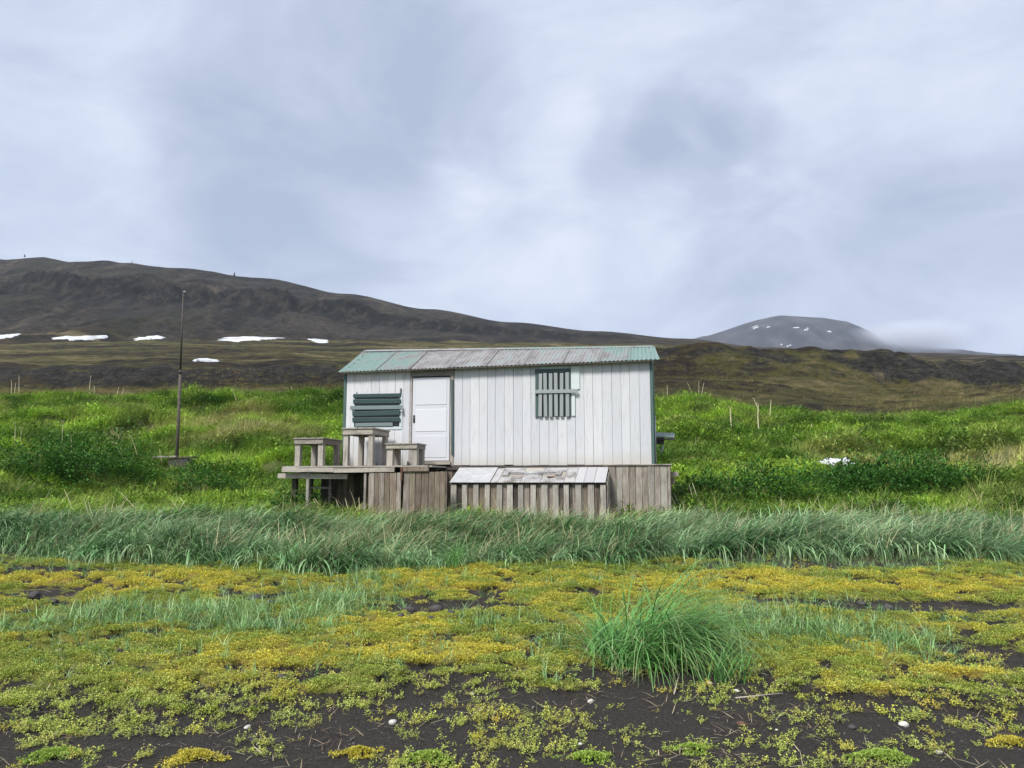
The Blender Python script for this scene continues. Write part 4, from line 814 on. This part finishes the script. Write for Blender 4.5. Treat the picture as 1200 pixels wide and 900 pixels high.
# dry stalks of last year
def stalk(u, v, u1, v1, group, label, rad=.008, depth=None):
    rad *= 1.4
    p = ground_at(u, v, 12); d1 = ray(u1, v1); a = np.array(p)-[0, 0, .15]; b = np.array([d1[0]/d1[1]*p[1], p[1]+.05, EYE+d1[2]/d1[1]*p[1]]); L = b-a; segs = []
    t = np.linspace(0, 1, 5); side = np.array([.03*L[2]*math.sin(u), .02, 0]); P = a[None]+L[None]*t[:, None]+side[None]*np.sin(t*math.pi)[:, None]
    n = 6; V = []; an = np.arange(n)*2*math.pi/n
    for k in range(5):
        r = rad*(1-.55*t[k]); V += [P[k]+np.array([r*math.cos(q), r*math.sin(q), 0])-a for q in an]
    F = [(k*n+i, k*n+(i+1) % n, (k+1)*n+(i+1) % n, (k+1)*n+i) for k in range(4) for i in range(n)]+[tuple(range(4*n, 5*n))]
    nb = len(V)
    if L[2] > .9:
        for q in range(4):   # remains of the flower head
            e = np.array([math.cos(q*1.6)*.09, math.sin(q*1.6)*.05, .07]); c = P[4]-a; V += [c, c+e, c+e+[.012, 0, .01]]; F.append((nb, nb+1, nb+2)); nb += 3
    me = bpy.data.meshes.new('dry_stalk'); me.from_pydata([tuple(q) for q in V], [], F); o = link('dry_stalk', me, 'dry_stalk_straw'); o.location = a; return tag(o, label, 'dry stalk', group)
G1 = 'dry stalks leaning out of the grass bank left of the deck'; L1 = 'dry stalk leaning out of the grass bank left of the deck'
for a in [(90, 606, 74, 574), (97, 612, 78, 597), (111, 616, 97, 584), (113, 616, 102, 588), (178, 612, 140, 577), (212, 616, 180, 592), (222, 612, 200, 586), (228, 608, 210, 583), (232, 608, 214, 590)]: stalk(*a, G1, L1)
G1 = 'dry stalks in front of the deck'; L1 = 'dry stalk leaning left before the dark space under the deck'
for a in [(388, 608, 366, 585), (394, 610, 368, 584), (414, 608, 404, 584), (425, 609, 420, 583), (405, 607, 393, 586), (436, 608, 421, 590)]: stalk(*a, G1, L1, .010)
G1 = 'dry stalks by the right end of the cabin skirt'; L1 = 'dry stalk leaning left by the right end of the skirt'
for a in [(792, 606, 775, 570), (800, 606, 783, 573), (810, 607, 790, 578), (728, 602, 710, 575), (735, 602, 716, 572), (820, 600, 808, 568), (826, 602, 812, 566), (806, 604, 797, 582)]: stalk(*a, G1, L1, .011)
G1 = 'dead stalks standing in the meadow around the flagpole'; L1 = 'thin dead stalk standing in the green meadow near the flagpole'
for a in [(18, 530, 17, 497), (22, 530, 24, 503), (73, 540, 73, 495), (83, 545, 82, 512), (140, 520, 136, 500), (160, 560, 134, 521), (150, 540, 140, 524), (165, 550, 153, 512), (192, 548, 186, 526), (262, 560, 248, 540), (282, 480, 273, 458), (295, 482, 290, 470), (46, 612, 46, 594), (33, 612, 32, 600)]: stalk(*a, G1, L1, .010)
G1 = 'dead stalks on the left meadow crest'; L1 = 'short pale dead stalk on the left meadow crest'
for a in [(13, 463, 13, 446), (17, 463, 18, 449), (23, 463, 22, 441), (105, 463, 106, 441), (111, 463, 110, 452), (137, 463, 139, 453), (143, 463, 145, 454), (86, 463, 88, 453), (345, 462, 341, 453)]: stalk(*a, G1, L1, .022)
G1 = 'dead stalks on the right meadow crest'; L1 = 'pale dead stalk on the meadow right of the cabin'
for a in [(813, 466, 806, 449), (818, 466, 819, 447), (822, 466, 825, 449), (890, 508, 889, 474), (893, 489, 884, 468), (902, 492, 904, 470), (858, 505, 856, 478), (974, 488, 971, 480), (782, 464, 782, 452), (943, 522, 930, 510), (945, 510, 952, 497), (966, 520, 967, 507)]: stalk(*a, G1, L1, .022)

# white sheet lying in the meadow
p = ground_at(975, 552, 15); V = []; nx, ny = 16, 7
for j in range(ny):
    for i in range(nx):
        a = i/(nx-1); b = j/(ny-1); xx = (a-.5)*.98+.06*math.sin(b*5); yy = (b-.5)*.34+.06*math.sin(a*7); V.append((xx, yy, .02+.11*b+.03*math.sin(a*23+b*5)+.05*math.sin(a*math.pi)*math.sin(b*2.4)+.05*math.sin(a*11+b*3)+.04*math.cos(b*9+a*4)+b*.14-.05*(a < .2)))
me = bpy.data.meshes.new('crumpled_sheet'); me.from_pydata(V, [], [(j*nx+i, j*nx+i+1, (j+1)*nx+i+1, (j+1)*nx+i) for j in range(ny-1) for i in range(nx-1) if not (j < 2 and 5 < i < 8)])
o = link('crumpled_sheet', me, 'white_sheet'); o.location = p+np.array([0, -.3, .16]); o.scale = (1.05, 1.05, .7); md = o.modifiers.new('thick', 'SOLIDIFY'); md.thickness = .02; md = o.modifiers.new('sub', 'SUBSURF'); md.levels = md.render_levels = 1
tag(o, 'crumpled white sheet lying in the green meadow right of the cabin', 'sheet')

# shells, pebbles and stones on the beach
for i, (u, v, px_, mat, lab) in enumerate([(460, 848, 11, 'shell_white', 'largest white shell on the sand, bottom centre'), (553, 814, 5, 'shell_white', 'small round white pebble on the sand above the centre shell'), (290, 854, 9, 'shell_white', 'white oval pebble on the sand left of centre'), (68, 764, 9, 'pale_stone', 'pale yellowish stone in the moss at the left'), (832, 802, 6, 'shell_white', 'white pebble at the right foot of the large tussock'), (863, 811, 7, 'pale_stone', 'pale pebble right of the tussock, second from it'),
    (1059, 851, 12, 'shell_white', 'broken white shell on the sand at the right'), (1100, 883, 9, 'pale_stone', 'pale flat pebble near the bottom right cushion'), (680, 873, 6, 'shell_white', 'small white shell near the bottom, right of centre'), (692, 823, 8, 'pale_stone', 'light grey pebble below the left side of the tussock'), (541, 731, 5, 'pale_stone', 'small pale pebble among the dark stones in the moss'), (910, 856, 4, 'pale_stone', 'tiny pale pebble on bare sand below right of the tussock')]):
    p = ground_at(u, v); s = px_/925*p[1]/2*1.1; o = rock('shell' if mat == 'shell_white' and px_ > 8 else 'pebble', p+np.array([0, 0, s*.25]), (s, s*.75, s*.55), mat, 40+i, None, 2, rz=u); tag(o, lab, 'shell' if o.name.startswith('shell') else 'pebble', 'pale shells and pebbles on the beach')
for i, (u, v, px_) in enumerate([(480, 716, 16), (497, 719, 13), (512, 715, 18), (470, 722, 10), (528, 720, 12), (505, 726, 11), (300, 704, 22), (318, 709, 14), (545, 716, 12), (40, 700, 20), (60, 706, 15), (1010, 708, 14), (1040, 714, 16), (870, 850, 13), (998, 853, 11), (330, 797, 15)]):
    p = ground_at(u, v); s = px_/925*p[1]/2; o = rock('beach_stone', p+np.array([0, 0, s*.15]), (s, s*.8, s*.55), 'rust' if i == 13 else 'dark_stone', 80+i, None, 2, rz=u)
    where = ('in the dark patch left of centre' if 465 < u < 550 else 'in the dark patch below the left grass bank' if 295 < u < 320 else 'in the dark patch at the far left' if u < 70 else 'in the dark soil strip at the right' if v < 720 else 'on the bare sand at lower right' if u > 500 else 'at the moss edge lower left')
    tag(o, ('rusty brown lump ' if i == 13 else 'dark grey beach stone ')+where, 'stone', 'dark stones on the beach')
def twig(u, v, u1, v1, rad, label):
    a = ground_at(u, v); b = ground_at(u1, v1); o = rod('driftwood_twig', a+[0, 0, .012], b+[0, 0, .02], rad, rad*.5, 'driftwood', None, 7); tag(o, label, 'twig', 'twigs on the beach')
twig(862, 820, 918, 817, .006, 'thin pale driftwood twig on the sand right of the tussock'); twig(790, 815, 797, 790, .006, 'bent dry twig at the foot of the large tussock'); twig(57, 868, 75, 856, .004, 'thin dry twig beside the lower left moss cushion'); twig(172, 772, 198, 766, .006, 'pale twig lying in the moss at the left'); twig(1150, 845, 1168, 858, .004, 'thin twig on the sand near the right edge')

ORD = ['leftmost', 'second from left', 'third from left', 'fourth from left', 'fifth from left', 'sixth from left', 'seventh from left', 'eighth from left', 'ninth from left', 'tenth from left', 'eleventh from left', 'twelfth from left', 'thirteenth from left', 'fourteenth from left']
byl = {}
for o in COL.objects:
    if o.get('category') in ('dry stalk', 'stone'): byl.setdefault(o['label'], []).append(o)
for lab, os_ in byl.items():
    if len(os_) < 2: continue
    os_.sort(key=lambda o: o.location.x/o.location.y)
    for k, o in enumerate(os_): o['label'] = lab+', '+ORD[k]+''
# dry litter on the beach
KIT['litter'] = kit('litter_kit', [src('litter', [blades(disc(4, .08), un(0, 6.28, 4), un(.03, .12, 4), un(.003, .006, 4), un(1.2, 1.5, 4), un(-.1, .25, 4), 2, un(0, 1, 4))], 'straw_blade') for _ in range(4)])
x, y = cand(4200, 3.6, 12.6, 44, 1.5); ok = un(0, 1, len(x)) < .25+.75*sstep(.4, .6, fbm(x*1.5, y*1.5, 3, 140)); x, y = x[ok], y[ok]
scatter('dry_litter', 'litter', np.stack([x, y, height(x, y)+.012], 1), un(0, 6.28, len(x)), un(.6, 1.5, len(x)), jit(lerp((.10, .065, .04), (.42, .36, .24), un(0, 1, len(x))), .2), 'dry straw bits and brown litter strewn over the beach', 'litter')
# gravel on the sand
x, y = cand(15000, 3.3, 8.5, 44, 1.3); ok = un(0, 1, len(x)) > veg(x, y)*1.2; x, y = x[ok], y[ok]; gk = []
for q in range(3):
    bm = bmesh.new(); bmesh.ops.create_icosphere(bm, subdivisions=1, radius=1)
    for v_ in bm.verts: v_.co = [c_*w_*random.uniform(.8, 1.15) for c_, w_ in zip(v_.co, (1, .8, .55))]
    me = bm_mesh(bm, 'gravel_grain'); mm = M.get('gravel_stone') or mat_leaf('gravel_stone', None, .85, 0, 0); me.materials.append(mm); gk.append(bpy.data.objects.new('gravel_grain', me))
KIT['gravel'] = kit('gravel_kit', gk)
scatter('gravel', 'gravel', np.stack([x, y, height(x, y)], 1), un(0, 6.28, len(x)), .002+.011*un(0, 1, len(x))**4, jit(lerp((.03, .027, .025), (.13, .115, .10), un(0, 1, len(x))**2), .2), 'fine dark gravel scattered on the black sand', 'gravel')

# ------------------------------------------------------------------ air
def volume_mat(name, col, dens, aniso=.2):
    m = bpy.data.materials.new(name); m.use_nodes = True; t = NT(m.node_tree); t.n.clear(); o = t.add('ShaderNodeOutputMaterial'); v = t.add('ShaderNodeVolumePrincipled')
    v.inputs['Color'].default_value = (*col, 1); v.inputs['Anisotropy'].default_value = aniso; t.l.new(v.outputs[0], o.inputs['Volume']); MATS[name] = m
    if dens is not None: v.inputs['Density'].default_value = dens
    return m, t, v
volume_mat('thin_haze', (.76, .85, 1), .00013)
me = bpy.data.meshes.new('haze'); HB = 3100; hz = (-2.2, 640)
me.from_pydata([(x_, y_, z_) for z_ in hz for y_ in (-HB, HB) for x_ in (-HB, HB)], [], [(0, 2, 3, 1), (4, 5, 7, 6), (0, 1, 5, 4), (2, 6, 7, 3), (0, 4, 6, 2), (1, 3, 7, 5)])
o = link('haze', me, 'thin_haze'); o['kind'] = 'stuff'; o['label'] = 'thin bluish haze in the air'; o['category'] = 'haze'
m, t, v = volume_mat('cloud_vapour', (.9, .93, 1), None, .1)
co = t.add('ShaderNodeTexCoord').outputs['Object']; dn = t.vmath('LENGTH', t.vmath('DIVIDE', co, (215, 170, 62)), None, 1)
t.put(v.inputs['Density'], t.math('MULTIPLY', t.math('MAXIMUM', t.math('SUBTRACT', t.math('ADD', t.rng(dn, 1., .15), t.math('MULTIPLY', t.noise(co, .012, 3, .6), .5)), .32), 0), t.math('MULTIPLY', t.rng(dn, 1., .8), .024)))
bm = bmesh.new(); bmesh.ops.create_icosphere(bm, subdivisions=3, radius=1)
for q in bm.verts: q.co = (q.co.x*220, q.co.y*175, q.co.z*64)
o = link('low_cloud', bm_mesh(bm, 'low_cloud'), 'cloud_vapour'); o.location = (1085, 2120, 398); o['kind'] = 'stuff'; o['label'] = 'low cloud hiding the right flank of the distant mountain'; o['category'] = 'cloud'
sc.cycles.volume_bounces = 2
sc.cycles.volume_max_steps = 64
